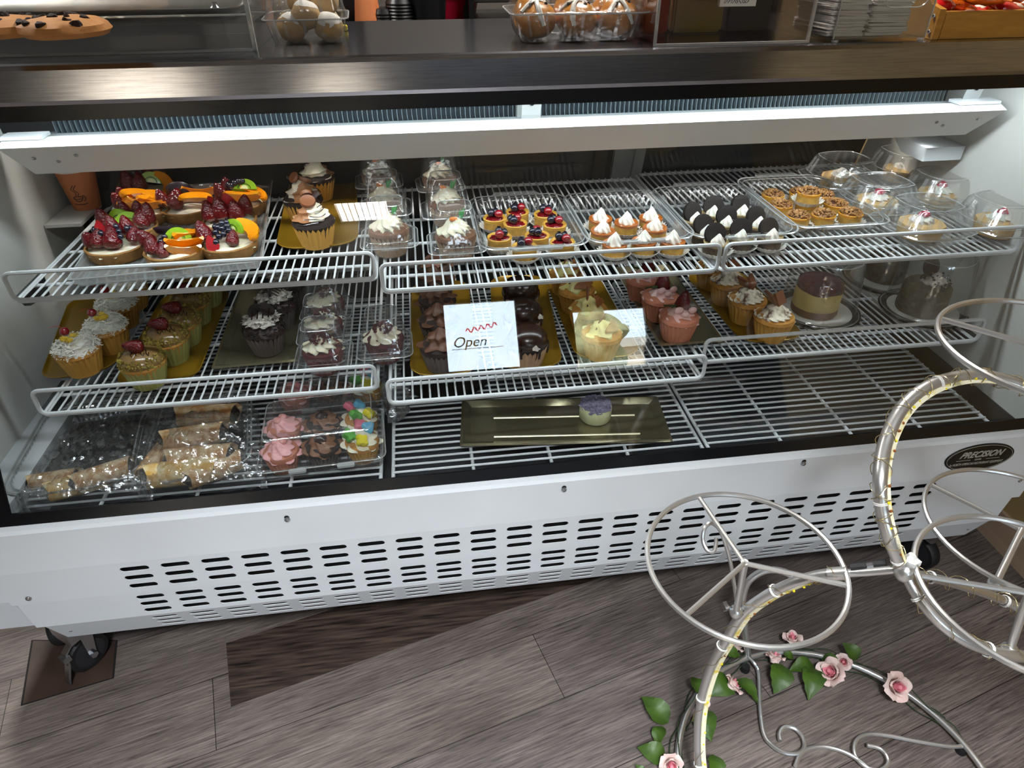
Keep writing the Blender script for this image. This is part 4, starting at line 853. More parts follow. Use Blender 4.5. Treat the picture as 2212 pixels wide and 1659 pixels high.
# chocolate cupcakes with candy pieces on a gold tray
p0_, p1_ = spot(686, 512, SU), spot(672, 400, SU)
ctr = (spot(686, 540, SU) + spot(700, 385, SU)) / 2
place('gt_u', gold_tray(.185, (spot(686, 540, SU) - spot(700, 385, SU)).length), (ctr.x, ctr.y, SU), math.atan2((spot(700, 385, SU) - spot(686, 540, SU)).y, (spot(700, 385, SU) - spot(686, 540, SU)).x) - PI / 2, 'gold tray under the candy topped chocolate cupcakes on the upper shelf', 'tray')
def candy_cupcake():
    t = thing('candy_cupcake'); cupcake_base(paper_gold, choc_cake, 'ch')(t)
    swirl(MB(), .044, .052, 7, .07, 2.0, 3.0, .17, z0=.056, seed=3).build('frosting', [pale_cream], t)
    b = MB(); swirl(b, .0447, .052, 7, .07, 2.0, 3.0, .17, z0=.0562, seed=3); k = [i for i, f in enumerate(b.f) if sum(b.v[j][0] for j in f) / len(f) < -.012]; b.f = [b.f[i] for i in k]; b.mi = [0] * len(k); b.build('caramel_swirl', mat('caramel_frosting', 'a8744c', .45), t)
    for k in range(7):
        z = .064 + .007 * k; r = .043 - .0048 * k; MB().tube([(r * math.cos(a_) * 1.04, r * math.sin(a_) * 1.04, z + .003 * math.sin(a_ * 3 + k)) for a_ in [-2.6 + k * .35 + .14 * j for j in range(9)]], .0011, 5).build('chocolate_drizzle', choc, t)
    m = MB(); m.lathe([(.016, 0), (.0175, .004), (.016, .009), (.006, .010)], 20); m.xf(Matrix.Translation((-.006, -.006, .100)) @ Matrix.Rotation(.5, 4, 'X')); m.build('chocolate_cup', milk_choc, t)
    m = MB(); m.rbox((-.013, -.010, 0), (.013, .010, .010), .002); m.xf(Matrix.Translation((.012, .010, .104)) @ Matrix.Rotation(-.5, 4, 'Y') @ Matrix.Rotation(.6, 4, 'Z')); m.build('chocolate_piece', choc, t)
    m = MB(); m.lathe([(.012, 0), (.0135, .004), (.012, .008)], 18); m.xf(Matrix.Translation((-.004, .012, .110)) @ Matrix.Rotation(-.9, 4, 'X')); m.build('candy_half', milk_choc, t); return t
for (px, py, rz), lb in zip(((686, 528, .3), (663, 478, 2.2), (690, 428, 4.0)), ('candy topped chocolate cupcake standing foremost on the upper gold tray', 'candy topped chocolate cupcake in the middle of the row on the upper gold tray', 'shaded candy topped chocolate cupcake furthest back on the upper gold tray')):
    place('candy', candy_cupcake, on(px, py, SU + .004), rz, lb, 'cupcake', 'candy cupcakes')

# carrot cupcakes, each in its own clear hinged box
def carrot_cupcake():
    t = thing('carrot_cupcake'); cupcake_base(paper_brown, carrot_cake, 'ca', .033, .044, .046)(t)
    swirl(MB(), .041, .040, 10, .13, 1.5, 1.5, .10, z0=.052, seed=6, pw=.6).build('frosting', cc_frost, t)
    c = MB()
    for k in range(5): c.blob((-.010 + .0048 * k, -.004, .090 - .0006 * k * k), (.0048 - .0004 * k, .0062 - .0006 * k, .0048), 10)
    c.build('carrot_icing', carrot_m, t)
    c = MB()
    for k, (dx, dz) in enumerate(((.0, .010), (.006, .006), (.010, .012))): c.tube([(.014, -.002, .088), (.014 + dx * .5, -.001, .092 + dz * .5), (.014 + dx, 0, .094 + dz)], [.004, .0038, .0012], 6)
    c.build('leaf_icing', green_ic, t); return t
cols = [((845, 545), (836, 478), (822, 418), 'left'), ((987, 556), (968, 482), (952, 425), 'right')]
wd = ('front', 'middle', 'back')
for A, B_, C_, side in cols:
    for i, (px, py) in enumerate((A, B_, C_)):
        nb = 'the gold cupcake tray' if side == 'left' else 'the berry tartlet tray'
        x, y, z = on(px, py, SU)
        place('cupbox', cup_box, (x, y, z), .02 * i, f'clear hinged cupcake box, {wd[i]} of the row beside {nb}', 'box', 'clear cupcake boxes')
        place('carrot', carrot_cupcake, (x, y, z + .001), [.2, -.5, .6][i] + (.3 if side == 'right' else 0), f'carrot cupcake with icing carrot, {wd[i]} of the row beside {nb}', 'cupcake', 'carrot cupcakes')

# four clear trays of small tartlets
TR = [((1040, 551), (1272, 530), (1218, 412), (1012, 425), 'berry tartlets'), ((1275, 532), (1508, 518), (1412, 406), (1215, 418), 'pumpkin tartlets'), ((1500, 530), (1728, 500), (1602, 393), (1412, 403), 'dark cookie tartlets'), ((1718, 503), (1925, 484), (1772, 372), (1592, 384), 'nut topped tartlets')]
for a_, b_, c_, d_, nm in TR:
    P = [spot(x, y, SU + .036) for x, y in (a_, b_, c_, d_)]; m_ = (P[0] + P[1] + P[2] + P[3]) / 4
    wx = ((P[1] - P[0]).length + (P[2] - P[3]).length) / 2; wy = ((P[3] - P[0]).length + (P[2] - P[1]).length) / 2
    o = place('pet', pet_tray, (m_.x, m_.y, SU), 0, f'clear fluted bakery tray filled with {nm}', 'tray', 'clear tartlet trays'); o.scale = (wx / .195, wy / .215, 1)
def paper_cup_mesh(): return case_mesh(.024, .036, .012, paper_white, 22, .05, .12)
def tartlet_shell(key, body, top, r=.0255, h=.030, rim=.003):
    def f():
        mb = MB(); mb.lathe([(r * .86, 0), (r * .97, .004), (r * .98, h - .008)], 28, fn=lambda a_, z, i: 1 + .025 * noise.noise(Vector((math.cos(a_) * 4, math.sin(a_) * 4, z * 160))), top=False)
        mb.cur = 1; mb.lathe([(r * .98, h - .008), (r * 1.05, h - .002), (r * 1.0, h), (r * .86, h - rim), (r * .4, h - rim)], 28, fn=lambda a_, z, i: 1 + .02 * noise.noise(Vector((math.cos(a_) * 4, math.sin(a_) * 4, z * 160))), bot=False); return mb.mesh('tartlet_base', [body, top])
    return once('tl' + key, f)
def tartlet(kind):
    def mk():
        t = thing(kind + '_tartlet'); part(once('pcup', paper_cup_mesh), 'paper_case', t)
        if kind == 'berry':
            part(tartlet_shell('b', mat('tartlet_crumb', '8d6a34', .7, c2='c89a3c', ns=60), cheese_yel), 'tartlet_base', t)
            m = MB(); rough_frost(m, .0215, .004, .3, 90, .027, 24, 6, 2); m.build('jelly', jelly, t)
            fruit('b', t, (-.008, .003, .030), (0, 0, 0), 1.3); fruit('b', t, (.001, .010, .030), (0, .2, 0), 1.2); fruit('c', t, (.008, -.004, .029), (0, 0, 0), 1.0)
        elif kind == 'pumpkin':
            part(tartlet_shell('p', mat('tartlet_crumb', '8d6a34', .7, c2='c89a3c', ns=60), pumpkin_m), 'tartlet_base', t)
            swirl(MB(), .0185, .027, 7, .13, 1.2, 1.0, .04, z0=.027, seed=5, pw=.8).build('whipped_cream', white_cream, t)
        elif kind == 'cookie':
            part(tartlet_shell('c', mat('cookie_crumb', '2a211a', .8, c2='5c4a38', ns=120), mat('cookie_cheesecake', 'c9b07a', .6, c2='5a4a38', ns=140)), 'tartlet_base', t)
            m = MB(); swirl(m, .0160, .023, 6, .15, 1.2, 1, .05, z0=.027, seed=5, c=(-.002, -.009)); m.build('whipped_cream', white_cream, t)
            m = MB()
            for k in range(4): m.tube([(.017 * math.cos(a_), .010 * math.sin(a_) - .006 + .003 * k, .033 + .002 * math.sin(a_ * 2)) for a_ in [-2.4 + .3 * j + k for j in range(8)]], .0008, 5)
            m.build('chocolate_drizzle', choc, t)
            m = MB()
            for y0 in (0, .0062): m.lathe([(.004, 0), (.018, 0), (.0225, .0005), (.023, .002), (.0225, .0035), (.018, .004), (.004, .0042)], 30, fn=lambda a_, z, i: 1 + (.012 if i % 2 else -.012) * (z > .0003)); m.xf(Matrix.Translation((0, 0, y0)), len(m.v) - 210)
            k = len(m.v); m.xf(Matrix.Translation((0, .011, .041)) @ Matrix.Rotation(R_(70), 4, 'X') @ Matrix.Translation((0, 0, -.005))); ck_ = m.build('sandwich_cookie', cookie_dark, t)
            m = MB(); m.lathe([(.020, 0), (.0205, .0012), (.020, .0024)], 24); m.xf(Matrix.Translation((0, .011, .041)) @ Matrix.Rotation(R_(70), 4, 'X') @ Matrix.Translation((0, 0, -.001))); m.build('cookie_filling', white_cream, ck_)
        else:
            part(tartlet_shell('n', mat('tartlet_crumb', '8d6a34', .7, c2='c89a3c', ns=60), mat('tartlet_gold', 'd99a20', .5, c2='c07f18', ns=60)), 'tartlet_base', t)
            m = MB(); rough_frost(m, .024, .010, .2, 80, .027, 28, 8, 2); m.build('chocolate_top', mat('nut_chocolate', '4a2512', .4), t)
            m = MB(); shards(m, 90, .0235, .029, .039, .0042, 7, elong=1.7); m.build('chopped_nuts', nut, t, False)
        return t
    return mk
SP = SU + .0015
def tl_row(kind, pts, zt, labels, cat='tartlet'):
    for i, ((px, py, *dz), lb) in enumerate(zip(pts, labels)):
        x, y, _ = on(px, py, SP + .030 + (dz[0] if dz else 0)); place('tl_' + kind, tartlet(kind), (x, y, SP + (dz[0] if dz else 0)), [0, .7, -.6, 1.4, .3, -1.2, 2.0, .9, -.3, .5][i] if kind != 'cookie' else [.3, -.2, .15, .25, -.1, .2, .1, -.15, .2][i], lb, cat, kind + ' tartlets', 1.06)
g9 = ['back left', 'back centre', 'back right', 'centre of the second row', 'right end of the second row', 'left end of the third row', 'right of the third row', 'front centre', 'front right']
tl_row('berry', ((1069, 470), (1118, 457), (1178, 462), (1113, 482), (1198, 484), (1079, 512), (1160, 508), (1133, 533), (1215, 522)), 0, [f'berry tartlet with cherry and blueberries, {w_} of its tray' for w_ in g9])
g8 = ['back left', 'back centre', 'back right', 'left end of the middle row', 'right end of the middle row', 'front left', 'front centre', 'front right']
tl_row('pumpkin', ((1297, 472), (1353, 480), (1406, 470), (1302, 498), (1415, 492), (1328, 526), (1391, 521), (1453, 521)), 0, [f'pumpkin tartlet with a whipped cream peak, {w_} of its tray' for w_ in g8])
g9c = ['back left', 'back centre', 'back right', 'left end of the second row', 'centre of the second row', 'right end of the second row', 'front left', 'front centre', 'front right']
tl_row('cookie', ((1500, 474), (1541, 460), (1602, 458), (1523, 502), (1570, 482), (1636, 484), (1548, 522), (1601, 512), (1664, 510)), 0, [f'dark cookie tartlet with cream, {w_} of its tray' for w_ in g9c])
g10 = ['back left', 'back centre', 'lifted on top at the back', 'back right', 'left end of the second row', 'centre of the second row', 'right end of the second row', 'front left', 'front centre', 'front right']
tl_row('nut', ((1670, 420), (1729, 416), (1748, 415, .030), (1778, 420), (1688, 442), (1744, 440), (1806, 440), (1725, 466), (1779, 463), (1838, 460)), 0, [f'nut topped tartlet, {w_} of its tray' for w_ in g10])

# six domed boxes with single cream topped cakes
def cream_cake():
    t = thing('cream_cake'); m = MB(); m.lathe([(.040, 0), (.046, .004), (.050, .026), (.049, .034), (.040, .037), (.02, .037)], 36, fn=lambda a_, z, i: 1 + .03 * math.cos(9 * a_) * (z > .01)); m.build('cake', mat('shortcake', 'c39a5e', .6, c2='d9b67c', ns=50, bump=.4, bs=200), t)
    swirl(MB(), .030, .022, 9, .12, 1.6, 1.6, .1, z0=.035, seed=4).build('whipped_cream', white_cream, t); return t
def cherry_cake():
    t = cream_cake(); m = MB(); rough_frost(m, .013, .012, .4, 120, .051, 20, 8, 3); m.build('cherry_topping', mat('cherry_sauce', 'b0163c', .15, coat=.8), t); return t
for i, (px, py, lb, kind) in enumerate(((1990, 486, 'front left of the group of domed boxes', 1), (2158, 480, 'front right of the group, against the end wall', 1), (1893, 436, 'second row left, behind the nut tartlets', 1), (2028, 420, 'second row right of the group of domed boxes', 1), (1815, 385, 'at the back left on the upper right shelf', 0), (1950, 368, 'at the back right below the drain box', 0))):
    x, y, _ = on(px, py, SU + .03); y = min(y, 1.80)
    place('dome', dome_box, (x, y, SU), [.12, .1, .1, .12, .05, .1][i], f'clear domed cake box, {lb}', 'box', 'domed cake boxes', 1.08)
    lb2 = lb.replace(' of the group of domed boxes', '').replace(' of the group', ''); place('ck%d' % kind, cherry_cake if kind else cream_cake, (x, y, SU + .0025), i * .9, f'round {"cherry topped " if kind else ""}cream cake in a domed box, {lb2}', 'cake', 'domed cream cakes')
# ------------------------------------------------------------------ lower tier
def tray_at(key, fn, front, back, z, label, kind='tray', group=None):
    """tray whose long axis runs from the front pixel to the back pixel"""
    a_, b_ = spot(*front, z), spot(*back, z); c_ = (a_ + b_) / 2; d = b_ - a_
    o = place(key, fn(d.length), (c_.x, c_.y, z), math.atan2(d.y, d.x) - PI / 2, label, kind, group); return o
GL = lambda w_: (lambda L_: gold_tray(w_, L_))
FL = lambda w_: (lambda L_: foil_tray(w_, L_))
tray_at('g1', GL(.155), (170, 815), (222, 640), SL, 'gold tray under the coconut cupcakes in the left corner', 'tray', 'gold trays')
tray_at('g2', GL(.175), (335, 836), (430, 632), SL + .0002, 'gold tray under the pistachio cupcakes with strawberries', 'tray', 'gold trays')
tray_at('f1', FL(.19), (553, 796), (600, 615), SL, 'gold foil tray under the crumb covered chocolate cupcakes', 'tray', 'foil trays')
tray_at('g3', GL(.155), (962, 815), (950, 612), SL, 'gold tray under the column of swirled chocolate cupcakes', 'tray', 'gold trays')
tray_at('g4', GL(.155), (1143, 800), (1118, 600), SL, 'gold tray under the pair of dark glazed cupcakes', 'tray', 'gold trays')
tray_at('g5', GL(.155), (1318, 778), (1235, 605), SL, 'gold tray under the apple and cinnamon cupcakes', 'tray', 'gold trays')
tray_at('f2', FL(.16), (1494, 750), (1385, 580), SL, 'gold foil tray under the strawberry cupcakes', 'tray', 'foil trays')
tray_at('g6', GL(.165), (1675, 742), (1535, 590), SL, 'gold tray under the cocoa dusted cream cupcakes', 'tray', 'gold trays')
SG = SL + .0035
def coconut_cupcake():
    t = thing('coconut_cupcake'); cupcake_base(paper_gold, van_cake, 'va')(t)
    rough_frost(MB(), .044, .034, .12, 70, .054).build('frosting', white_cream, t)
    m = MB(); shards(m, 420, .0455, .056, .089, .0022, 5, ph=(-.05, 1.5), elong=5.5, thin=.22); m.build('coconut_flakes', coconut_m, t, False)
    for k, (x, y, r) in enumerate(((-.012, -.008, 0), (.004, .004, 1.2), (-.002, -.016, 2.1))):
        m = MB(); m.rbox((-.011, -.007, 0), (.011, .007, .010), .003); m.xf(Matrix.Translation((x, y, .083)) @ Matrix.Rotation(r, 4, 'Z') @ Matrix.Rotation(.4, 4, 'Y')); m.build('pineapple_chunk', pineapple, t)
    fruit('c', t, (-.012, .010, .088), (0, 0, 0), 1.05); MB().tube(smooth_path([(-.012, .010, .104), (-.022, .012, .112), (-.036, .010, .112)], 4), .0007, 5).build('cherry_stalk', stalk_m, t); return t
for (px, py, rz), lb in zip(((186, 800, .2), (246, 752, .9), (268, 702, .5), (290, 662, 1.6)), ('coconut cupcake with pineapple, nearest the glass', 'coconut cupcake topped by a red cherry, second from the glass', 'coconut cupcake, third from the glass, below the shelf above', 'coconut cupcake furthest back in the left corner')):
    place('coco', coconut_cupcake, on(px, py, SG), rz, lb, 'cupcake', 'coconut cupcakes')
def pistachio_cupcake():
    t = thing('pistachio_cupcake'); cupcake_base(paper_green, van_cake, 'pi')(t)
    m = MB(); m.lathe([(.044, .052), (.0465, .058), (.044, .068), (.034, .077), (.018, .082), (.004, .083)], 36); m.build('caramel_icing', pbf, t)
    m = MB(); shards(m, 230, .0462, .055, .098, .0034, 9, ph=(-.02, .62), elong=1.5, thin=.6); m.v = [v for v in m.v]; m.build('chopped_pistachio', pist, t, False)
    fruit('s', t, (.012, .002, .086), (-.25, -1.2, .35), 1.15)
    m = MB()
    for k in range(4): m.tube([(-.012 + .009 * k, -.006, .0845), (-.014 + .010 * k, -.018, .0825), (-.010 + .010 * k, -.024, .079), (-.006 + .009 * k, -.016, .0825)], .0011, 5)
    m.build('chocolate_drizzle', choc, t); return t
for (px, py, rz), lb in zip(((325, 826, .2), (375, 775, .4), (402, 738, .3), (425, 694, .5), (450, 655, .1)), ('pistachio cupcake with a whole strawberry, nearest the glass', 'pistachio cupcake with a strawberry, second from the glass', 'pistachio cupcake with a strawberry, third from the glass', 'pistachio cupcake, fourth from the glass', 'pistachio cupcake at the far back end of its gold tray')):
    place('pista', pistachio_cupcake, on(px, py, SG), rz, lb, 'cupcake', 'pistachio cupcakes')
def crumb_cupcake():
    t = thing('chocolate_crumb_cupcake'); cupcake_base(paper_dark, choc_cake, 'cd')(t)
    rough_frost(MB(), .0465, .040, .12, 55, .052, seed=3).build('frosting', dark_frost, t)
    m = MB(); shards(m, 300, .0475, .054, .093, .0028, 15, ph=(-.02, 1.5), elong=1.5); m.build('cookie_crumbs', cookie_dark, t, False)
    rough_frost(MB(), .038, .020, .5, 110, .079, seed=7).build('cream_dusting', mat('dusted_cream', 'd6cec2', .7, c2='3a302b', ns=120), t)
    for k, (x, y, r, tl) in enumerate(((-.008, .004, .3, .5), (.014, .006, 1.2, -.4))):
        m = MB(); m.lathe([(.004, 0), (.019, 0), (.0195, .003), (.019, .0045), (.004, .005)], 24); m.xf(Matrix.Translation((x, y, .100)) @ Matrix.Rotation(r, 4, 'Z') @ Matrix.Rotation(1.0 + tl, 4, 'X')); m.build('dark_cookie', cookie_dark, t)
    m = MB()
    for k in range(4): m.tube([(-.02 + .012 * k, -.020, .094), (-.016 + .012 * k, 0, .104), (-.012 + .012 * k, .02, .096)], .0015, 5)
    m.build('chocolate_drizzle', choc, t); return t
for (px, py, rz), lb in zip(((581, 755, .2), (604, 704, 1.4), (628, 655, 2.6)), ('dark crumb covered chocolate cupcake, nearest the glass on its foil tray', 'dark crumb covered chocolate cupcake, second on its foil tray', 'dark crumb covered chocolate cupcake, furthest back on its foil tray')):
    place('crumb', crumb_cupcake, on(px, py, SG + .001), rz, lb, 'cupcake', 'crumb cupcakes')
def velvet_cupcake():
    t = thing('red_velvet_cupcake'); cupcake_base(paper_red, red_cake, 'rv', .033, .044, .046)(t)
    swirl(MB(), .043, .034, 8, .15, 1.8, 1.6, .13, z0=.052, seed=9, pw=.6).build('frosting', cc_frost, t)
    m = MB(); shards(m, 80, .024, .070, .088, .0042, 11, ph=(.4, 1.5), elong=1.3, thin=.6); m.build('red_crumbs', red_cake, t, False); return t
for i, (px, py, lb) in enumerate(((705, 797, 'front of the row of three by the foil tray'), (707, 742, 'middle of the row of three by the foil tray'), (712, 692, 'back of the row of three by the foil tray'), (835, 772, 'standing alone at the end of the left lower shelf'))):
    x, y, z = on(px, py, SL)
    place('cupbox', cup_box, (x, y, z), [0, .03, -.03, .02][i], f'clear hinged box, {lb}', 'box', 'clear cupcake boxes')
    place('velvet', velvet_cupcake, (x, y, z + .001), .7 * i, f'red velvet cupcake, {lb}', 'cupcake', 'red velvet cupcakes')
def choc_swirl_cupcake():
    t = thing('chocolate_cupcake'); cupcake_base(paper_dark, choc_cake, 'cs')(t)
    m = MB(); swirl(m, .045, .050, 6, .20, 1.6, 2.4, .17, z0=.052, seed=12, jit=.20); m.build('frosting', choc_frost, t); return t
for (px, py, rz), lb in zip(((956, 792, .2), (951, 735, 1.1), (947, 690, 2.5), (944, 650, 3.6), (942, 618, 4.4)), ('swirled chocolate cupcake nearest the glass', 'swirled chocolate cupcake second from the glass', 'swirled chocolate cupcake third from the glass', 'swirled chocolate cupcake fourth from the glass', 'swirled chocolate cupcake at the back of its gold tray')):
    place('cswirl', choc_swirl_cupcake, on(px, py, SG), rz, lb, 'cupcake', 'swirled chocolate cupcakes')
def glazed_cupcake():
    t = thing('glazed_cupcake'); cupcake_base(paper_brown, choc_cake, 'gz')(t)
    m = MB(); m.lathe([(.044, .050), (.0465, .056), (.045, .070), (.036, .084), (.02, .092), (.004, .094)], 36); m.build('chocolate_glaze', choc, t)
    m = MB()
    for k in range(7): a_ = k * .9 - 2; m.tube([(.045 * math.cos(a_), .045 * math.sin(a_), .058), (.0475 * math.cos(a_), .0475 * math.sin(a_), .046), (.045 * math.cos(a_), .045 * math.sin(a_), .036 - .004 * (k % 3))], [.004, .003, .0025], 6)
    m.build('glaze_drip', choc, t)
    swirl(MB(), .009, .010, 5, .2, 1, 1, z0=.060, c=(.012, -.044)).build('cream_dab', white_cream, t); return t
for (px, py, rz), lb in zip(((1138, 782, 0), (1130, 722, .6), (1124, 672, 2)), ('dark glazed cupcake in a brown paper case, nearest the glass', 'dark glazed cupcake second on its gold tray', 'dark glazed cupcake at the back of its gold tray')):
    place('glazed', glazed_cupcake, on(px, py, SG), rz, lb, 'cupcake', 'glazed cupcakes')
def apple_cupcake():
    t = thing('apple_cupcake'); cupcake_base(paper_gold, van_cake, 'ap')(t)
    m = MB(); swirl(m, .043, .038, 5, .18, 1.3, 2.0, .12, z0=.054, seed=21, jit=.12); m.build('frosting', yel_frost, t)
    for k, (x, y, r) in enumerate(((.02, -.016, .4), (.028, -.004, .8), (.012, -.026, .1))):
        m = MB(); n = 14; m.loft([[(.017 * math.cos(PI * i / n), o, .017 * math.sin(PI * i / n)) for i in range(n + 1)] for o in (-.0018, .0018)], True, True); m.xf(Matrix.Translation((x, y, .072)) @ Matrix.Rotation(r, 4, 'Z') @ Matrix.Rotation(-.5, 4, 'X')); m.build('apple_slice', mat('baked_apple', 'a86a34', .35, c2='8a4e22', ns=40), t)
    m = MB(); m.tube([(-.018, -.006, .072), (.012, .012, .108)], .0035, 8); m.build('cinnamon_stick', mat('cinnamon', '8a4f2a', .6, c2='6a3a1c', ns=80), t); return t
for (px, py, rz), lb in zip(((1296, 766, .2), (1268, 712, .8), (1243, 668, -.3), (1222, 630, .5)), ('apple cinnamon cupcake nearest the glass', 'apple cinnamon cupcake second from the glass', 'apple cinnamon cupcake third, with a cinnamon stick', 'apple cinnamon cupcake furthest back on its gold tray')):
    place('apple', apple_cupcake, on(px, py, SG), rz, lb, 'cupcake', 'apple cupcakes')
def berry_cupcake():
    t = thing('strawberry_cupcake'); cupcake_base(paper_pink, mat('pink_cake', 'c47a5e', .7), 'st')(t)
    m = MB(); swirl(m, .046, .030, 8, .16, 1.2, 1.3, .10, z0=.050, seed=31, jit=.14, pw=.5); m.build('frosting', pink_frost, t)
    fruit('s', t, (.006, .006, .066), (-.25, .35, .2), 1.35)
    m = MB()
    for k in range(5): m.tube([(-.004, .012, .080), (-.012 - .004 * k, .004 + .006 * k, .086 - .003 * k), (-.022 - .002 * k, .002 + .007 * k, .080)], [.002, .004, .0008], 5, flat=.3)
    m.build('strawberry_leaf', leaf_m, t)
    for c_, r_ in (((-.012, -.016, .082), (.012, .005, .009)), ((.022, -.018, .080), (.011, .006, .008)), ((.0, -.028, .076), (.010, .006, .007))): MB().blob(c_, r_, 10).build('frosting_petal', mat('pale_petal', 'f2c9c6', .5), t)
    return t
for (px, py, rz), lb in zip(((1460, 728, .1), (1421, 684, .3), (1386, 644, -.2)), ('pink strawberry cupcake nearest the glass', 'pink strawberry cupcake in the middle of its foil tray', 'pink strawberry cupcake at the back of its foil tray')):
    place('strawcup', berry_cupcake, on(px, py, SG + .001), rz, lb, 'cupcake', 'strawberry cupcakes')
def cocoa_cupcake():
    t = thing('cocoa_cream_cupcake'); cupcake_base(paper_gold, van_cake, 'va')(t)
    m = MB(); swirl(m, .0475, .044, 12, .10, 2.2, 1.9, .13, z0=.051, seed=41); m.build('frosting', mat('cocoa_cream', 'efe4cd', .55, c2='5a2e18', ns=42, nd=5, pos=.58, wid=.06), t)
    for x, y, r in ((.006, .004, .5), (-.014, .010, 1.6)):
        m = MB(); m.rbox((-.017, -.016, -.003), (.017, .016, .003), .001); m.xf(Matrix.Translation((x, y, .102)) @ Matrix.Rotation(r, 4, 'Z') @ Matrix.Rotation(1.0, 4, 'X')); m.build('chocolate_square', milk_choc, t)
    return t
for (px, py, rz), lb in zip(((1662, 728, .1), (1606, 690, .4), (1566, 651, -.2), (1535, 618, .7)), ('cocoa dusted cream cupcake nearest the glass', 'cocoa dusted cream cupcake second from the glass', 'cocoa dusted cream cupcake third from the glass', 'cocoa dusted cream cupcake furthest back on its gold tray')):
    place('cocoa', cocoa_cupcake, on(px, py, SG), rz, lb, 'cupcake', 'cocoa cream cupcakes')
# tall domed cakes on white boards
def tall_dome():
    t = thing('cake_dome')
    MB().lathe([(.074, 0), (.088, .002), (.094, .009), (.092, .012), (.084, .007), (.076, .005)], 48).build('dome_base', mat('dome_black', '0c0d0f', .2, coat=.5), t)
    MB().loft([[(r * (1 + rb * (1 if i % 2 else -1)) * math.cos(2 * PI * i / 48), r * (1 + rb * (1 if i % 2 else -1)) * math.sin(2 * PI * i / 48), z) for i in range(48)] for r, z, rb in ((.089, .008, 0), (.088, .012, 0), (.082, .016, 0), (.072, .130, .004), (.068, .142, 0), (.03, .146, 0))], False, True).build('dome_lid', plastic, t, True, 30)
    MB().tube([(.089 * math.cos(2 * PI * i / 40), .089 * math.sin(2 * PI * i / 40), .010) for i in range(40)], .0014, 5, True).tube([(.066 * math.cos(2 * PI * i / 40), .066 * math.sin(2 * PI * i / 40), .139) for i in range(40)], .0009, 4, True).build('dome_rim', plastic_edge, t); return t
def board(): 
    t = thing('cake_board'); MB().lathe([(.075, 0), (.0765, .001), (.0765, .0025), (.075, .003)], 48).build('board_disc', mat('board_white', 'd8d5cc', .6), t); return t
def cheesecake():
    t = thing('cheesecake'); n = 40; pr = [(.049, 0), (.051, .004), (.0505, .018)]; p2 = [(.0505, .018), (.050, .060), (.047, .068)]; p3 = [(.050, .058), (.0515, .064), (.048, .076), (.036, .083), (.015, .086)]
    w_ = lambda a_, z, i: 1 + .02 * noise.noise(Vector((math.cos(a_) * 3, math.sin(a_) * 3, z * 60)))
    MB().lathe(pr, n, fn=w_, top=False).build('crumb_crust', mat('crumb_crust', '5e3a22', .85, c2='7c5132', ns=120), t)
    MB().lathe(p2, n, fn=w_, bot=False).build('cake', mat('pale_cheesecake', 'dcc67a', .6, c2='c9ac58', ns=30), t)
    MB().lathe(p3, n, fn=lambda a_, z, i: 1 + .05 * noise.noise(Vector((math.cos(a_) * 2, math.sin(a_) * 2, z * 60)))).build('fruit_topping', mat('fruit_topping', '330c16', .2, c2='561a26', ns=60, coat=.7), t); return t
def cookie_cake():
    t = thing('cookies_and_cream_cake'); w_ = lambda a_, z, i: 1 + .025 * noise.noise(Vector((math.cos(a_) * 3, math.sin(a_) * 3, z * 60)))
    MB().lathe([(.052, 0), (.053, .006), (.050, .060), (.045, .066), (.02, .068)], 40, fn=w_).build('cake', mat('speckled_cake', '6c6350', .7, c2='4a4338', ns=110), t)
    m = MB(); k = len(m.v); swirl(m, .030, .030, 10, .1, 1.6, 1.8, .1, z0=.064, seed=5, c=(.008, -.008)); m.build('whipped_cream', mat('soft_cream', 'ddd3c8', .5), t)
    m = MB(); shards(m, 45, .031, .066, .094, .003, 3, ph=(.1, 1.3), elong=1.8); m.xf(Matrix.Translation((.008, -.008, 0))); m.build('chocolate_chips', choc, t, False)
    m = MB(); m.lathe([(.004, 0), (.022, 0), (.0225, .004), (.022, .009), (.004, .0095)], 28); m.xf(Matrix.Translation((.002, .014, .100)) @ Matrix.Rotation(1.2, 4, 'X')); m.build('sandwich_cookie', cookie_dark, t); return t
for key, fn, px, py, lb, lb2, cake in (('chz', cheesecake, 1762, 676, 'in front of the empty deck rack', 'tall cheesecake with dark fruit topping', True), ('ckc', cookie_cake, 1990, 672, 'by the end wall', 'speckled cake with cream and a dark cookie', True), ('chz2', None, 1905, 606, 'half hidden at the back', 'dark cake', False)):
    x, y, z = on(px, py, SL); y = min(y, 1.77)
    place('tdome', tall_dome, (x, y, z), 0, {'chz': 'tall clear cake dome with black base over the cheesecake', 'ckc': 'tall clear cake dome with black base over the speckled cookie cake', 'chz2': 'tall clear cake dome with black base, behind the other two'}[key], 'cake dome', 'tall cake domes', 1.12)
    place('board', board, (x, y, z + .0065), 0, {'chz': 'round white board under the cheesecake', 'ckc': 'round white board under the speckled cookie cake', 'chz2': 'round white board in the rearmost cake dome'}[key], 'cake board', 'cake boards', 1.1)
    if cake: place(key, fn, (x - .012, y - .004, z + .0105), .3, f'{lb2}, under a clear dome', 'cake', None, 1.1)
    else: place('ckc', cookie_cake, (x, y, z + .0105), 2, 'speckled cookie cake in the rearmost dome, mostly hidden', 'cake')

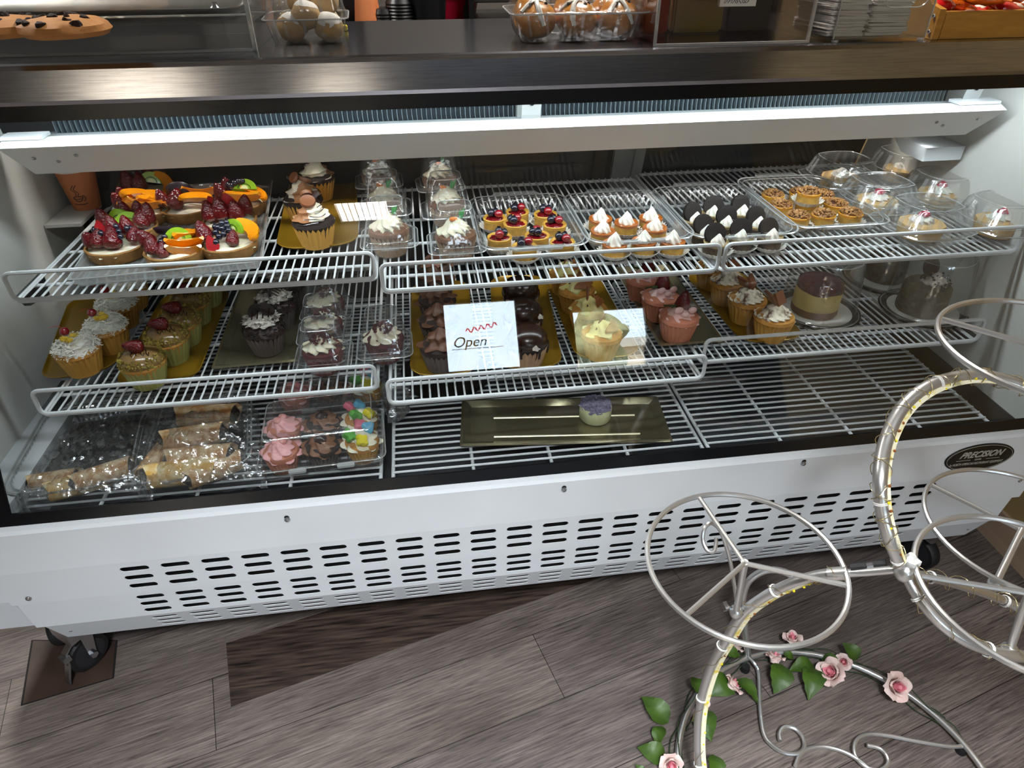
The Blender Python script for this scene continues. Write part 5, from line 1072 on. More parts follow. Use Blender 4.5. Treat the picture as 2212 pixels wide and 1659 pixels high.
# ------------------------------------------------------------------ bottom deck
def deck_tray(): return pet_tray()
wrapf = film
cann = mat('cannoli_shell', 'b9803f', .6, c2='e6cda4', ns=60, pos=.52, wid=.14, bump=.5, bs=220); cann_y = mat('cannoli_light', 'd9a544', .55, c2='f0dcae', ns=60, pos=.54, wid=.14, bump=.5, bs=220); cfill = mat('cannoli_filling', '16100c', .5, c2='2e221a', ns=150, bump=.6, bs=250)
def cannoli(m_):
    def mk():
        t = thing('cannoli'); n = 22; rings = []; inn = []
        for j in range(13):
            u = j / 12; x = -.058 + .116 * u; r = .0195 * (1 + .06 * math.sin(PI * u)) 
            ring = []; ri = []
            for i in range(n + 3):
                a_ = -.5 + (2 * PI + .55) * i / (n + 2); rr_ = r * (1 + .06 * noise.noise(Vector((x * 60, math.cos(a_) * 1.5, math.sin(a_) * 1.5)))) + .0035 * i / (n + 2); xx = x * (1 + .10 * math.cos(a_ * 1.0)) + .006 * noise.noise(Vector((a_, x * 30, 2)))
                ring.append((xx, rr_ * math.cos(a_), .022 + rr_ * math.sin(a_))); ri.append((xx, rr_ * .86 * math.cos(a_), .022 + rr_ * .86 * math.sin(a_)))
            rings.append(ring + ri[::-1])
        MB().loft(rings, True, True).build('cannoli_shell', m_, t, True, 60)
        m = MB()
        for s_ in (-1, 1): rough_frost(m, .0165, .016, .3, 110, 0, 24, 8, 3 + s_); m.xf(Matrix.Translation((s_ * .050, 0, .022)) @ Matrix.Rotation(s_ * PI / 2, 4, 'Y'), 0 if s_ < 0 else len(m.v) - 24 * 9)
        m.build('cannoli_filling', cfill, t); return t
    return mk
def can(px, py, ang_, dz, lb, light=False, s=1.0):
    x, y, z = on(px, py, SD + .004 + dz); place('can%d' % light, cannoli(cann_y if light else cann), (x, y, z), ang_, lb, 'cannoli', 'cannoli', s)
for fr, lb, sc in ((((165, 1078), (245, 890)), 'clear bakery tray with three cannoli left, in the corner of the deck', (1.34, 1.5)), (((420, 1052), (437, 888)), 'clear bakery tray heaped with six cannoli on the deck', (1.22, 1.4))):
    a_, b_ = spot(*fr[0], SD), spot(*fr[1], SD); c_ = (a_ + b_) / 2; d = b_ - a_
    o = place('pet', pet_tray, (c_.x, c_.y, SD), math.atan2(d.y, d.x) - PI / 2, lb, 'tray', 'cannoli trays'); o.scale = (sc[0], d.length / .20, 1)
    ln = MB(); ln.loft([rr(.160, .160, .026, z_) for z_ in (.0004, .0016)], True, True); rnd = random.Random(len(lb))
    for k in range(60): ln.blob((rnd.uniform(-.07, .07), rnd.uniform(-.07, .07), .002), rnd.uniform(.0008, .0028), 6, .4, 300, k)
    ln.build('tray_liner', mat('liner_black', '1c1c1e', .45, c2='2c2b2b', ns=30), o)
can(122, 1048, .12, 0, 'dull brown cannoli behind the golden one in the left tray', False, .8); can(178, 1062, .30, .0, 'golden cannoli in front in the left tray', True, 1.0); can(228, 1040, .42, .016, 'cannoli leaning on another at the back of the left tray', False, .95)
can(452, 915, -.05, .02, 'dark brown cannoli furthest back in the heaped tray', False, 1.15); can(424, 960, .12, .030, 'cannoli lying across the middle of the heaped tray', False, 1.1); can(438, 1006, .02, .014, 'sugar dusted cannoli behind the golden front one', False, 1.15); can(352, 1002, 1.35, .004, 'cannoli standing end on at the edge of the heaped tray', False, 1.05); can(404, 1040, .06, .0, 'large golden cannoli in front of the heaped tray', True, 1.25); can(470, 1030, .5, .004, 'cannoli half hidden at the end of the heaped tray', False, 1.0)
def wrap(corners, h, seed, label):
    """crumpled cling film lying over a tray: corner pixels front left, front right, back right, back left"""
    P = [spot(x, y, SD + .034) for x, y in corners]; org = (P[0] + P[1] + P[2] + P[3]) / 4; nx, ny = 64, 64; rows = []
    for j in range(ny):
        v = j / (ny - 1); row = []
        for i in range(nx):
            u = i / (nx - 1); p = P[0] * (1 - u) * (1 - v) + P[1] * u * (1 - v) + P[2] * u * v + P[3] * (1 - u) * v
            e = math.sin(PI * u) ** .5 * math.sin(PI * v) ** .5
            z = h(u, v) * e + .012 * abs(noise.noise(Vector((u * 7 + v * 3, v * 6, seed)))) + .009 * abs(noise.noise(Vector((u * 18 + v * 9, v * 11 - u * 5, seed + 3)))) + .005 * abs(noise.noise(Vector((u * 40, v * 34, seed + 7)))) - (.020 if e < .12 else 0)
            row.append((p.x + .008 * noise.noise(Vector((u * 14, v * 14, seed + 9))), p.y + .008 * noise.noise(Vector((u * 12, v * 15, seed + 5))), p.z + max(z, -.02)))
        rows.append(row)
    tag(MB(org).loft(rows, False, False, False).build('cling_film', film, None, True, 22), label, 'cling film', 'cling film on cannoli trays')
g_ = lambda u, v, cu, cv, s_, a_: a_ * math.exp(-((u - cu) ** 2 + (v - cv) ** 2) / s_)
wrap(((25, 1092), (325, 1070), (345, 882), (170, 892)), lambda u, v: .012 + g_(u, v, .55, .1, .06, .03) + g_(u, v, .85, .35, .03, .02), 3, 'crumpled cling film over the tray with three cannoli')
wrap(((290, 1066), (575, 1040), (555, 876), (325, 885)), lambda u, v: .022 + g_(u, v, .5, .4, .16, .038), 8, 'crumpled cling film over the heaped cannoli tray')
# six-cup boxes of mixed cupcakes
def six_box():
    t = thing('six_cupcake_box'); w_, d_ = .27, .185; b = MB()
    b.loft([rr(w_ * .92, d_ * .90, .015, 0), rr(w_ * .95, d_ * .94, .018, .030), rr(w_, d_, .02, .032), rr(w_ + .002, d_ + .002, .02, .030)], True, False)
    for i in range(3):
        for j in range(2): b.loft([[(-.086 + .086 * i + r * math.cos(2 * PI * k / 20), -.042 + .084 * j + r * math.sin(2 * PI * k / 20), z) for k in range(20)] for r, z in ((.034, .001), (.040, .028))], False, False)
    b.build('box_base', plastic, t, True, 40)
    l = MB(); l.loft([rr(w_, d_, .02, .033), rr(w_ * .97, d_ * .95, .02, .035), rr(w_ * .95, d_ * .93, .022, .045), rr(w_ * .86, d_ * .80, .02, .098), rr(w_ * .80, d_ * .72, .02, .102)], False, True); l.build('box_lid', plastic, t, True, 35)
    MB().tube(rr(w_, d_, .02, .033), .0015, 5, True).tube(rr(w_ * .84, d_ * .77, .02, .100), .0008, 4, True).build('box_rim', plastic_edge, t)
    for x in (-.05, .05): MB().rbox((x - .018, -d_ / 2 - .010, .027), (x + .018, -d_ / 2 + .002, .036), .002).build('box_latch', plastic_edge, t)
    return t
def small_cupcake(key, frost, cake, paper, top):
    def mk():
        t = thing({'p': 'pink_cupcake', 'c': 'chocolate_swirl_cupcake', 'm': 'marshmallow_cupcake'}[key]); cupcake_base(paper, cake, 'six' + key, .028, .037, .038)(t)
        m = MB(); swirl(m, .042, .031, 7, .17, 2.0, 1.7, .15, z0=.039, seed=ord(key), pw=.62); m.build('frosting', frost, t); top(t); return t
    return mk
marsh = {c_: mat('marshmallow_' + c_, h, .55) for c_, h in (('green', '57a93c'), ('yellow', 'e8d820'), ('blue', '58a9cc'), ('pink', 'e36f86'))}
def top_p(t):
    m = MB()
    for s_ in (-1, 1): m.blob((s_ * .008, .006, .066), (.009, .011, .008), 10)
    m.build('pink_candy', mat('pink_candy', 'e98a88', .4, c2='f2c4bc', ns=60), t)
def top_c(t): m = MB(); m.lathe([(.015, .060), (.014, .066), (.004, .074)], 16); m.build('chocolate_kiss', choc, t)
def star(c_, x, y, z, r, lobes=5): 
    m = MB(); n = 30; R2 = [(1 + .22 * math.cos(lobes * 2 * PI * k / n)) for k in range(n)]
    m.loft([[(r * q_ * s_ * math.cos(2 * PI * k / n), r * q_ * s_ * math.sin(2 * PI * k / n), zz) for k, q_ in enumerate(R2)] for s_, zz in ((.85, -.007), (1, -.004), (1, .004), (.85, .007))], True, True); m.xf(Matrix.Translation((x, y, z)) @ Matrix.Rotation(.7, 4, 'X')); return m
def top_m(t):
    star('g', -.020, .014, .072, .014).build('marshmallow', marsh['green'], t); star('y', -.018, -.016, .066, .013, 4).build('marshmallow', marsh['yellow'], t); star('b', .024, -.004, .068, .013, 3).build('marshmallow', marsh['blue'], t); star('p', .022, .018, .070, .012, 4).build('marshmallow', marsh['pink'], t)
    rnd = random.Random(5)
    for c_ in ('pink', 'blue', 'yellow'):
        m = MB()
        for k in range(8):
            a_, r = rnd.uniform(0, 6.3), rnd.uniform(.004, .026); z = .069 - r * .7; b_ = rnd.uniform(0, 3.1); m.tube([(r * math.cos(a_), r * math.sin(a_), z), (r * math.cos(a_) + .004 * math.cos(b_), r * math.sin(a_) + .004 * math.sin(b_), z)], .0009, 5)
        m.build('sprinkles', marsh[c_], t)
K6 = {'p': small_cupcake('p', mat('rose_frosting', 'f0b0b2', .42, sss=.1), mat('pink_cake', 'c47a5e', .7), paper_pink, top_p), 'c': small_cupcake('c', mat('mocha_frosting', '8a5f42', .42, c2='74492e', ns=40), choc_cake, paper_dark, top_c), 'm': small_cupcake('m', pale_cream, van_cake, paper_gold, top_m)}
KN = {'p': 'pink frosted cupcake', 'c': 'chocolate swirled cupcake', 'm': 'marshmallow topped cupcake'}
for (fx, fy), (bx_, by_), nm, rows in (((698, 1012), (706, 925), 'the front six cupcake box', 2), ((716, 893), (722, 850), 'the rear six cupcake box', 1)):
    a_, b_ = spot(fx, fy, SD), spot(bx_, by_, SD); d = Vector((-.012, .999, 0)); rz = .012 + .045
    c_ = a_ + Vector((0, .062 if rows == 2 else .075, 0)); c_.z = SD
    o = place('six', six_box, tuple(c_), rz, {2: 'clear six cup box of mixed cupcakes at the front of the deck', 1: 'clear six cup box of mixed cupcakes behind the other one'}[rows], 'box', 'six cup cupcake boxes')
    for j in range(rows):
        for i, k in enumerate('pcm'):
            l_ = Matrix.Rotation(rz, 3, 'Z') @ Vector((-.086 + .086 * i, -.042 + .084 * j, .002))
            place('six' + k, K6[k], (c_.x + l_.x, c_.y + l_.y, SD + .002), .9 * j + .5 * i, f'{KN[k]}, {"front" if j == 0 else "back"} row of {nm}', 'cupcake', 'mixed cupcakes')
# gold foil tray with the one lavender topped cake
P = [spot(x, y, SD + .008) for x, y in ((993, 965), (1455, 955), (1418, 855), (998, 866))]; m_ = (P[0] + P[1] + P[2] + P[3]) / 4
wx = ((P[1] - P[0]).length + (P[2] - P[3]).length) / 2; wy = ((P[3] - P[0]).length + (P[2] - P[1]).length) / 2
place('foil3', foil_tray(wx, wy, True), (m_.x, m_.y, SD), math.atan2(P[1].y - P[0].y, P[1].x - P[0].x), 'wide gold foil tray on the deck with one small cake left', 'tray', 'foil trays')
def lav_cake():
    t = thing('small_cake'); w_ = lambda a_, z, i: 1 + .02 * noise.noise(Vector((math.cos(a_) * 3, math.sin(a_) * 3, z * 90)))
    MB().lathe([(.036, 0), (.038, .003), (.0385, .030), (.036, .036)], 36, fn=w_).build('cake', mat('lemon_cream', 'd9dcab', .55, sss=.1), t)
    m = MB(); rough_frost(m, .036, .012, .3, 90, .033, 40, 10, 3); shards(m, 150, .036, .036, .046, .0032, 2, ph=(.1, 1.5), elong=2.2); m.build('lavender_crumb', mat('lavender_crumb', '8d8aa6', .7, c2='5e5a74', ns=130), t, False); return t
place('lav', lav_cake, on(1285, 900, SD + .004), 0, 'small pale cake with lavender grey crumb top, alone on a foil tray', 'cake')
bag = on(850, 895, SD + .02); b_ = MB(Vector(bag)); b_.blob(Vector(bag) + Vector((.01, .03, .03)), (.030, .07, .05), 24, .7, 38, 4); tag(b_.build('plastic_bag', film, None, True, 25), 'crumpled clear plastic bag between the six cup box and the middle rack', 'plastic bag')
pl = on(968, 862, SD); t = thing('round_plate', 'round black plastic plate on the deck behind the wide foil tray', 'plate', (pl[0], pl[1] + .10, SD))
MB().lathe([(.09, 0), (.105, .002), (.118, .010), (.120, .012), (.117, .012), (.104, .005), (.09, .003)], 56).build('plate_disc', mat('plate_black', '101113', .2, coat=.5), t)
# ------------------------------------------------------------------ on the worktop
TZ = ZT + .0005
# clear acrylic pastry display with a steel tray and two cookies
ad = thing('acrylic_display', 'clear acrylic pastry display box holding a steel tray on the worktop', 'display box', (-.72, 1.45, TZ))
x0, x1, y0, y1, h = -1.14, -.262, 1.345, 1.575, .27
def ap(mb, n_, m=acrylic, **k): return mb.build(n_, m, ad, smooth=False, **k)
def am(): return MB(ad.location)
ap(am().box((x0, y0, TZ), (x1, y0 + .004, TZ + .055)), 'front_panel'); ap(am().box((x0, y0 + .003, TZ + .062), (x1, y0 + .007, TZ + h)), 'front_panel')
ap(am().box((x1 - .005, y0 + .004, TZ), (x1, y1, TZ + h)), 'side_panel'); ap(am().box((x0, y0 + .004, TZ), (x0 + .005, y1, TZ + h)), 'side_panel')
ap(am().box((x0, y1 - .004, TZ), (x1, y1, TZ + h)), 'back_panel'); ap(am().box((x0 + .005, y0 + .004, TZ + .042), (x1 - .005, y1 - .004, TZ + .046)), 'shelf_panel')
ap(am().box((x0, y0 - .001, TZ + .0545), (x1, y0 + .005, TZ + .057)).box((x1 - .006, y0 - .001, TZ), (x1 + .001, y0 + .006, TZ + h)).box((x0, y0 - .001, TZ), (x1, y0 + .005, TZ + .004)), 'panel_edge', plastic_edge)
am().lathe([(.009, 0), (.010, .003), (.006, .007), (.004, .012)], 14).xf(Matrix.Translation((-.345, 1.47, TZ + .052))).build('knob', steel_bright, ad)
st_ = thing('steel_tray', 'scratched steel tray with cookie crumbs inside the acrylic display', 'tray', (-.70, 1.458, TZ + .0465))
b = MB(); b.loft([rr(.80, .17, .02, 0), rr(.83, .195, .025, .016), rr(.84, .205, .026, .018), rr(.84, .205, .026, .0195), rr(.822, .187, .022, .017), rr(.79, .165, .018, .0015)], True, True); b.build('tray_body', mat('tray_steel', '9a9794', .38, .85, c2='c0bcb6', ns=9, bump=.06, bs=60), st_)
rnd = random.Random(12)
m = MB(); 
for k in range(26): m.blob((rnd.uniform(-.36, .36), rnd.uniform(-.07, .07), .003), rnd.uniform(.0012, .0038), 6, .4, 200, k)
tag(m.build('crumbs', choc_cake, st_), kind='stuff')
def cookie():
    t = thing('chocolate_chip_cookie'); MB().lathe([(.02, 0), (.055, .001), (.062, .008), (.060, .016), (.048, .022), (.025, .0255), (.004, .026)], 40, fn=lambda a_, z, i: 1 + .05 * noise.noise(Vector((math.cos(a_) * 2.5, math.sin(a_) * 2.5, z * 90)))).build('cookie_dough', mat('cookie_dough', 'c48b4e', .7, c2='a86f36', ns=40, bump=.4, bs=120), t)
    rnd = random.Random(3)
    for k in range(15):
        a_, r = rnd.uniform(0, 6.28), .054 * math.sqrt(rnd.random()); m = MB(); m.blob((r * math.cos(a_), r * math.sin(a_), .025 - r * r * 2.2), (rnd.uniform(.005, .009), rnd.uniform(.004, .007), .0055), 9, .5, 160, k); m.build('chocolate_chip', choc_cake, t)
    return t
for (px, rz), lb in zip(((146, 0), (8, 2)), ('chocolate chip cookie, whole in view, on the steel tray', 'chocolate chip cookie cut by the picture edge, on the steel tray')):
    p = spot(px, 76, TZ + .049); place('cookie', cookie, (p.x, min(p.y, 1.47), TZ + .0485), rz, lb, 'cookie', 'chocolate chip cookies', 1.0)
# boxes of powdered cookies and of iced buns
def bun_box(w_, d_, h1, h2, name):
    def mk():
        t = thing(name); n = 64
        def rib(w, d, r, z, a_=0):
            R = [Vector(p) for p in rr(w, d, r, z, 6)]; out = []
            for i, p in enumerate(R):
                q = R[(i + 1) % len(R)]; m_ = max(1, int((q - p).length / .006))
                for k in range(m_): out.append(p.lerp(q, k / m_))
            return [(x * (1 + (a_ if i % 2 else -a_)), y * (1 + (a_ if i % 2 else -a_)), z_) for i, (x, y, z_) in enumerate(out)]
        k0 = rib(w_, d_, .02, 0); N_ = len(k0)
        def sc(s_, z, a_=0): return [(x / w_ * (w_ * s_) * (1 + (a_ if i % 2 else -a_)), y * s_ * (1 + (a_ if i % 2 else -a_)), z) for i, (x, y, _) in enumerate(k0)]
        B = MB(); B.loft([sc(.80, 0), sc(.82, .001), sc(.86, .012, .008), sc(.93, h1, .006), sc(1.0, h1 + .001), sc(1.0, h1 - .002)], True, False); B.mi = [1 if (i % N_) % 6 == 0 and i // N_ == 2 else 0 for i in range(len(B.f))]; B.build('box_base', [plastic, plastic_rib], t, True, 25)
        B = MB(); B.loft([sc(1.0, h1 + .002), sc(.94, h1 + .004), sc(.90, h1 + .012, .006), sc(.80, h1 + h2 - .006, .006), sc(.76, h1 + h2)], False, True); B.mi = [1 if (i % N_) % 6 == 0 and i // N_ == 2 else 0 for i in range(len(B.f))]; B.build('box_lid', [plastic, plastic_rib], t, True, 25)
        MB().tube(sc(1.0, h1 + .001), .0015, 5, True).build('box_rim', plastic_edge, t); return t
    return mk
x, y, _ = on(667, 92, TZ); y += .035
place('pbox', bun_box(.150, .140, .040, .062, 'cookie_box'), (x, y, TZ), .05, 'clear box of powdered round cookies on the worktop', 'box')
dough = mat('cookie_ball', 'c9a670', .7, c2='b68f58', ns=40); sugar = mat('icing_sugar', 'f1ece4', .9)
def ball():
    t = thing('powdered_cookie'); MB().blob((0, 0, .024), (.027, .026, .024), 18, .12, 60, 3).build('cookie_ball', dough, t)
    m = MB(); m.blob((0, 0, .026), (.0262, .0252, .0232), 18, .12, 60, 3); m.v = [v for v in m.v]; k = [f for f in m.f if sum(m.v[i][2] for i in f) / len(f) > .036 + .005 * noise.noise(Vector(m.v[f[0]]) * 160)]; m.f = k; m.mi = [0] * len(k); m.build('sugar_dusting', sugar, t); return t
for k, (dx, dy, dz, lb) in enumerate(((-.036, -.030, 0, 'front left at the bottom of its box'), (.036, -.030, 0, 'front right at the bottom of its box'), (-.038, .030, 0, 'back left at the bottom of its box'), (.038, .032, 0, 'back right at the bottom of its box'), (-.002, -.034, .018, 'upright between the two front ones'), (0, .018, .040, 'on top in the middle of its box'), (.036, .002, .036, 'on top at the end of its box'))):
    place('ball', ball, (x + dx, y + dy, TZ + .0025 + dz), k * 1.3, f'round sugar powdered cookie, {lb}', 'cookie', 'powdered cookies', 1, (.3 * math.sin(k), .4 * math.cos(k * 2)))
x, y, _ = on(1250, 88, TZ); y += .050
place('bbox', bun_box(.258, .150, .046, .062, 'bun_box'), (x, y, TZ), -.01, 'clear box of iced golden buns on the worktop', 'box')
def bun():
    t = thing('iced_bun'); MB().blob((0, 0, .031), (.040, .038, .033), 22, .12, 40, 5).build('bun_bread', mat('bun_gold', 'd8922c', .3, c2='a9611a', ns=28, coat=.5), t)
    ic = mat('bun_icing', 'f3eee6', .4)
    MB().tube(smooth_path([(-.034, -.012, .048), (-.016, -.008, .062), (0, -.002, .0655), (.018, .004, .060), (.032, .010, .046)], 5), .0055, 6, flat=.5).build('icing_stroke', ic, t)
    MB().tube(smooth_path([(.010, .026, .056), (.002, .004, .0665), (-.004, -.020, .060), (-.002, -.036, .040), (.002, -.0405, .026)], 5), [.0045] * 12 + [.0055] * 5 + [.004] * 4, 6, flat=.6).build('icing_stroke', ic, t)
    for k in range(4): MB().blob((.020 * math.cos(k * 1.9), .020 * math.sin(k * 1.9), .060), (.004, .003, .003), 8, .3, 200, k).build('raisin', choc_cake, t)
    return t
for k, (dx, dy, dz, lb) in enumerate(((-.078, -.024, 0, 'front left in its clear box'), (0, -.028, 0, 'front centre in its clear box'), (.078, -.024, 0, 'front right in its clear box'), (-.076, .040, .004, 'back left in its clear box'), (.004, .042, .004, 'back centre in its clear box'), (.078, .042, .004, 'back right in its clear box'))):
    place('bun', bun, (x + dx, y + dy, TZ + .002 + dz), [.2, -.4, .5, 1.2, 2, .9][k], f'golden bun with white icing cross, {lb}', 'bun', 'iced buns', .96)
# yellow tab beside the cookie box
p = spot(747, 66, TZ); tag(MB(p).rbox((p.x - .012, p.y - .008, TZ), (p.x + .004, p.y + .008, TZ + .010), .0015).build('yellow_clip', mat('clip_yellow', 'd8c23a', .4)), 'tiny yellow clip beside the powdered cookie box', 'clip')
# smoky acrylic bin with paper notes
a_ = spot(1405, 97, TZ); b_ = spot(1760, 97, TZ); yb = 1.285
bn = thing('acrylic_bin', 'smoky clear acrylic bin with paper notes on the worktop', 'bin', (.58, 1.37, TZ))
def bm_(): return MB(bn.location)
X0, X1, Y0, Y1 = a_.x, b_.x, yb, 1.47; smoke = clear('smoky_acrylic', (.86, .83, .84), 1.49, .05, 1.6, base=.08)
for A, B_ in (((X0, Y0, TZ), (X1, Y0 + .004, TZ + .22)), ((X0, Y1 - .004, TZ), (X1, Y1, TZ + .22)), ((X0, Y0 + .004, TZ), (X0 + .004, Y1 - .004, TZ + .22)), ((X1 - .004, Y0 + .004, TZ), (X1, Y1 - .004, TZ + .22)), ((X0 + .004, Y0 + .004, TZ), (X1 - .004, Y1 - .004, TZ + .004))): bm_().box(A, B_).build('bin_panel', smoke, bn, False)
for A, B_ in (((X0 - .001, Y0 - .002, TZ), (X1 + .001, Y0 + .003, TZ + .004)), ((X0 - .001, Y0 - .001, TZ + .004), (X0 + .004, Y0 + .004, TZ + .22)), ((X1 - .004, Y0 - .001, TZ + .004), (X1 + .001, Y0 + .004, TZ + .22))): bm_().box(A, B_).build('bin_edge', plastic_edge, bn, False)
note = mat('note_paper', 'd9d6cf', .8); nx = spot(1592, 8, Y0, 1)
nt_ = bm_().box((nx.x - .032, Y0 - .002, nx.z - .004), (nx.x + .034, Y0 - .0006, nx.z + .06)).build('paper_note', note, bn, False)
ink = mat('ink', '2a2a30', .7); m = bm_()
for k in range(7): xx = nx.x - .022 + .0065 * k; m.tube([(xx + .003 * math.cos(q * .9), Y0 - .0024, nx.z + .004 + .003 * math.sin(q * 1.1 + k)) for q in range(7)], .0004, 4)
m.build('handwriting', ink, nt_)
n2_ = spot(1490, 18, Y1, 1); pn = bm_().box((n2_.x - .03, Y1 - .0065, n2_.z - .020), (n2_.x + .022, Y1 - .0055, n2_.z + .06)).build('paper_note', note, bn, False)
m = bm_()
for k in range(5): m.box((n2_.x - .026, Y1 - .0068, n2_.z - .012 + .008 * k), (n2_.x + .018, Y1 - .0066, n2_.z - .0115 + .008 * k))
m.build('ruled_line', mat('ruled_grey', 'a8a6a2', .8), pn, False)
for k, (wx_, col, lb) in enumerate(((.05, 'b0502e', 'added brick red block for the colours reflected in the smoky bin'), (.10, 'c2ad8c', 'added cream block for the colours reflected in the smoky bin'), (.09, '6d6872', 'added grey block for the colours reflected in the smoky bin'))):  # blocks added to give the bin its reflected colours
    xx = X0 + .012 + (0, .062, .172)[k]; tag(MB((xx + wx_ / 2, 1.43, TZ + .0045)).rbox((xx, 1.40 + .008 * k, TZ + .0045), (xx + wx_, 1.425 + .010 * k, TZ + .15 + .02 * k), .004).build('reflection_block', mat('bag' + col, col, .7, c2=col[:4] + '30', ns=14, bump=.5, bs=40)), lb, 'reflection block')
# napkin holder
A = spot(1830, 101, TZ); A.y = max(A.y, 1.283); Bn = spot(2035, 96, TZ); Bn.y = max(Bn.y, 1.283); L_ = Bn.x - A.x
nh = thing('napkin_holder', 'clear acrylic napkin holder full of white paper napkins on the worktop', 'napkin holder', (A.x + L_ / 2, A.y + .08, TZ), .0)
def nm_(): return MB((A.x + L_ / 2, A.y + .08, TZ))
sx = -.050
def shear(x, y): return (x + sx * (y - A.y) / .14, y)
def wall(p, q, z0, z1, t_=.003):
    d = Vector((q[0] - p[0], q[1] - p[1], 0)).normalized(); n_ = Vector((-d.y, d.x, 0)) * t_; P = [Vector((p[0], p[1], z0)), Vector((q[0], q[1], z0))]
    nm_().loft([[P[0], P[1], P[1] + n_, P[0] + n_], [v + Vector((0, 0, z1 - z0)) for v in (P[0], P[1], P[1] + n_, P[0] + n_)]], True, True).build('holder_panel', acrylic, nh, False)
c0, c1_, c2_, c3_ = (A.x, A.y), (A.x + L_, A.y), shear(A.x + L_, A.y + .14), shear(A.x, A.y + .14)
for p, q in ((c0, c1_), (c1_, c2_), (c3_, c0)): wall(p, q, TZ + .004, TZ + .11)
nm_().loft([[(p[0], p[1], z) for p in (c0, c1_, c2_, c3_)] for z in (TZ + .0035, TZ + .0065)], True, True).build('holder_base', acrylic, nh, False)
for p in (c0, c1_, c2_, c3_): nm_().lathe([(.006, 0), (.006, .0035)], 12, ((p[0] * .94 + (A.x + L_ / 2) * .06), p[1] * .97 + (A.y + .07) * .03, TZ)).build('holder_foot', plastic_edge, nh)
for p in (c0, c1_): nm_().tube([(p[0], p[1], TZ + .005), (p[0], p[1], TZ + .11)], .0016, 5).build('holder_edge', plastic_edge, nh)
q0 = spot(1958, 5, A.y, 1); nm_().tube([(q0.x + x, A.y - .001, q0.z + z + .012) for x, z, _ in rr(.085, .040, .019, 0, 6)], .0012, 5, True).build('finger_slot', plastic_edge, nh)
nap = mat('napkin_paper', 'f4efe8', .85, c2='eae3da', ns=30); rnd = random.Random(2)
def napkin():
    t = MB(); w_, d_ = .078, .115; top = []; n = 18
    R = rr(w_, d_, .006, 0, 2)
    t.loft([[(x * 1.0, y, z + .0008 * math.sin(x * 70 + y * 40)) for x, y, _ in R] for z in (0, .0010)] + [[(x * .985 - .001, y * .985, .0014 + .0008 * math.sin(x * 70 + y * 40)) for x, y, _ in R]] + [[(x * 1.0, y, z + .0008 * math.sin(x * 70 + y * 40)) for x, y, _ in R] for z in (.0018, .0027)], True, True)
    o = bpy.data.objects.new('paper_napkin', t.mesh('paper_napkin', nap, False)); C.objects.link(o); return o
for s_, nm2, nn, cx0 in ((0, 'left', 21, .27), (1, 'right', 20, .74)):
    for k in range(nn):
        yy = A.y + .068 + rnd.uniform(-.003, .003); xx = A.x + L_ * cx0 + sx * .5 + rnd.uniform(-.004, .004)
        place('napkin', napkin, (xx, yy, TZ + .0068 + .0031 * k), rnd.uniform(-.05, .05) - .0 + (.03 if s_ else .10), f'folded white paper napkin in the {nm2} stack of the clear holder', 'napkin', f'napkins of the {nm2} stack', 1, (rnd.uniform(-.012, .012), rnd.uniform(-.02, .02) + (.0012 * k if not s_ else -.001 * k)))
# bamboo box of sweets
bam = mat('bamboo', 'c08a3a', .4, c2='a8732a', ns=10, nd=4, stretch=(2, 14, 14))
q = spot(2076, 97, TZ); bx0 = q.x; by0 = 1.285
bb = thing('bamboo_box', 'bamboo wooden box of red and orange sweet packets on the worktop', 'box', (bx0 + .15, by0 + .09, TZ))
def bmm(): return MB(bb.location)
bmm().rbox((bx0, by0, TZ), (bx0 + .30, by0 + .012, TZ + .046), .0015).build('front_board', bam, bb); bmm().rbox((bx0, by0 + .168, TZ), (bx0 + .30, by0 + .18, TZ + .085), .0015).build('back_board', bam, bb)
for xx in (bx0 - .013, bx0 + .30): bmm().loft([[(xx + o, y, z) for y, z in ((by0, TZ), (by0 + .18, TZ), (by0 + .18, TZ + .12), (by0 + .10, TZ + .12), (by0 + .03, TZ + .056), (by0, TZ + .050))] for o in (0, .012)], True, True).build('side_board', bam, bb, False)
bmm().box((bx0, by0 + .012, TZ), (bx0 + .30, by0 + .168, TZ + .006)).build('bottom_board', bam, bb, False)
for z in (.012, .038): part(SCREW, 'screw', bb, Vector((bx0 - .0135, by0 + .012, TZ + z)) - bb.location, (0, -PI / 2, 0), .6)
def packet(c_):
    def mk():
        t = thing('sweet_packet'); m = MB(); m.blob((0, 0, .012), (.034, .024, .013), 18, .3, 60, 4); m.build('packet_film', mat('packet_' + c_, c_, .25, coat=.6, bump=.5, bs=60), t)
        for s_ in (-1, 1):
            m = MB(); m.loft([[(s_ * .030, -.018, .011), (s_ * .030, .018, .011), (s_ * .030, .018, .013), (s_ * .030, -.018, .013)], [(s_ * .044, -.020, .010), (s_ * .044, .020, .010), (s_ * .044, .020, .012), (s_ * .044, -.020, .012)]], True, True); m.build('packet_seal', mat('packet_' + c_, c_), t, False)
        m = MB(); m.blob((.004, -.004, .0225), (.014, .010, .003), 12, .3, 90, 2); m.build('packet_print', mat('packet_white', 'ead9c8', .4), t); return t
    return mk
cnt = {'c01818': 0, 'e06a14': 0}
pw = ['nearest the front corner', 'behind the front corner', 'middle of the pile', 'toward the far end', 'at the far end', 'on top of the pile', 'against the back board']
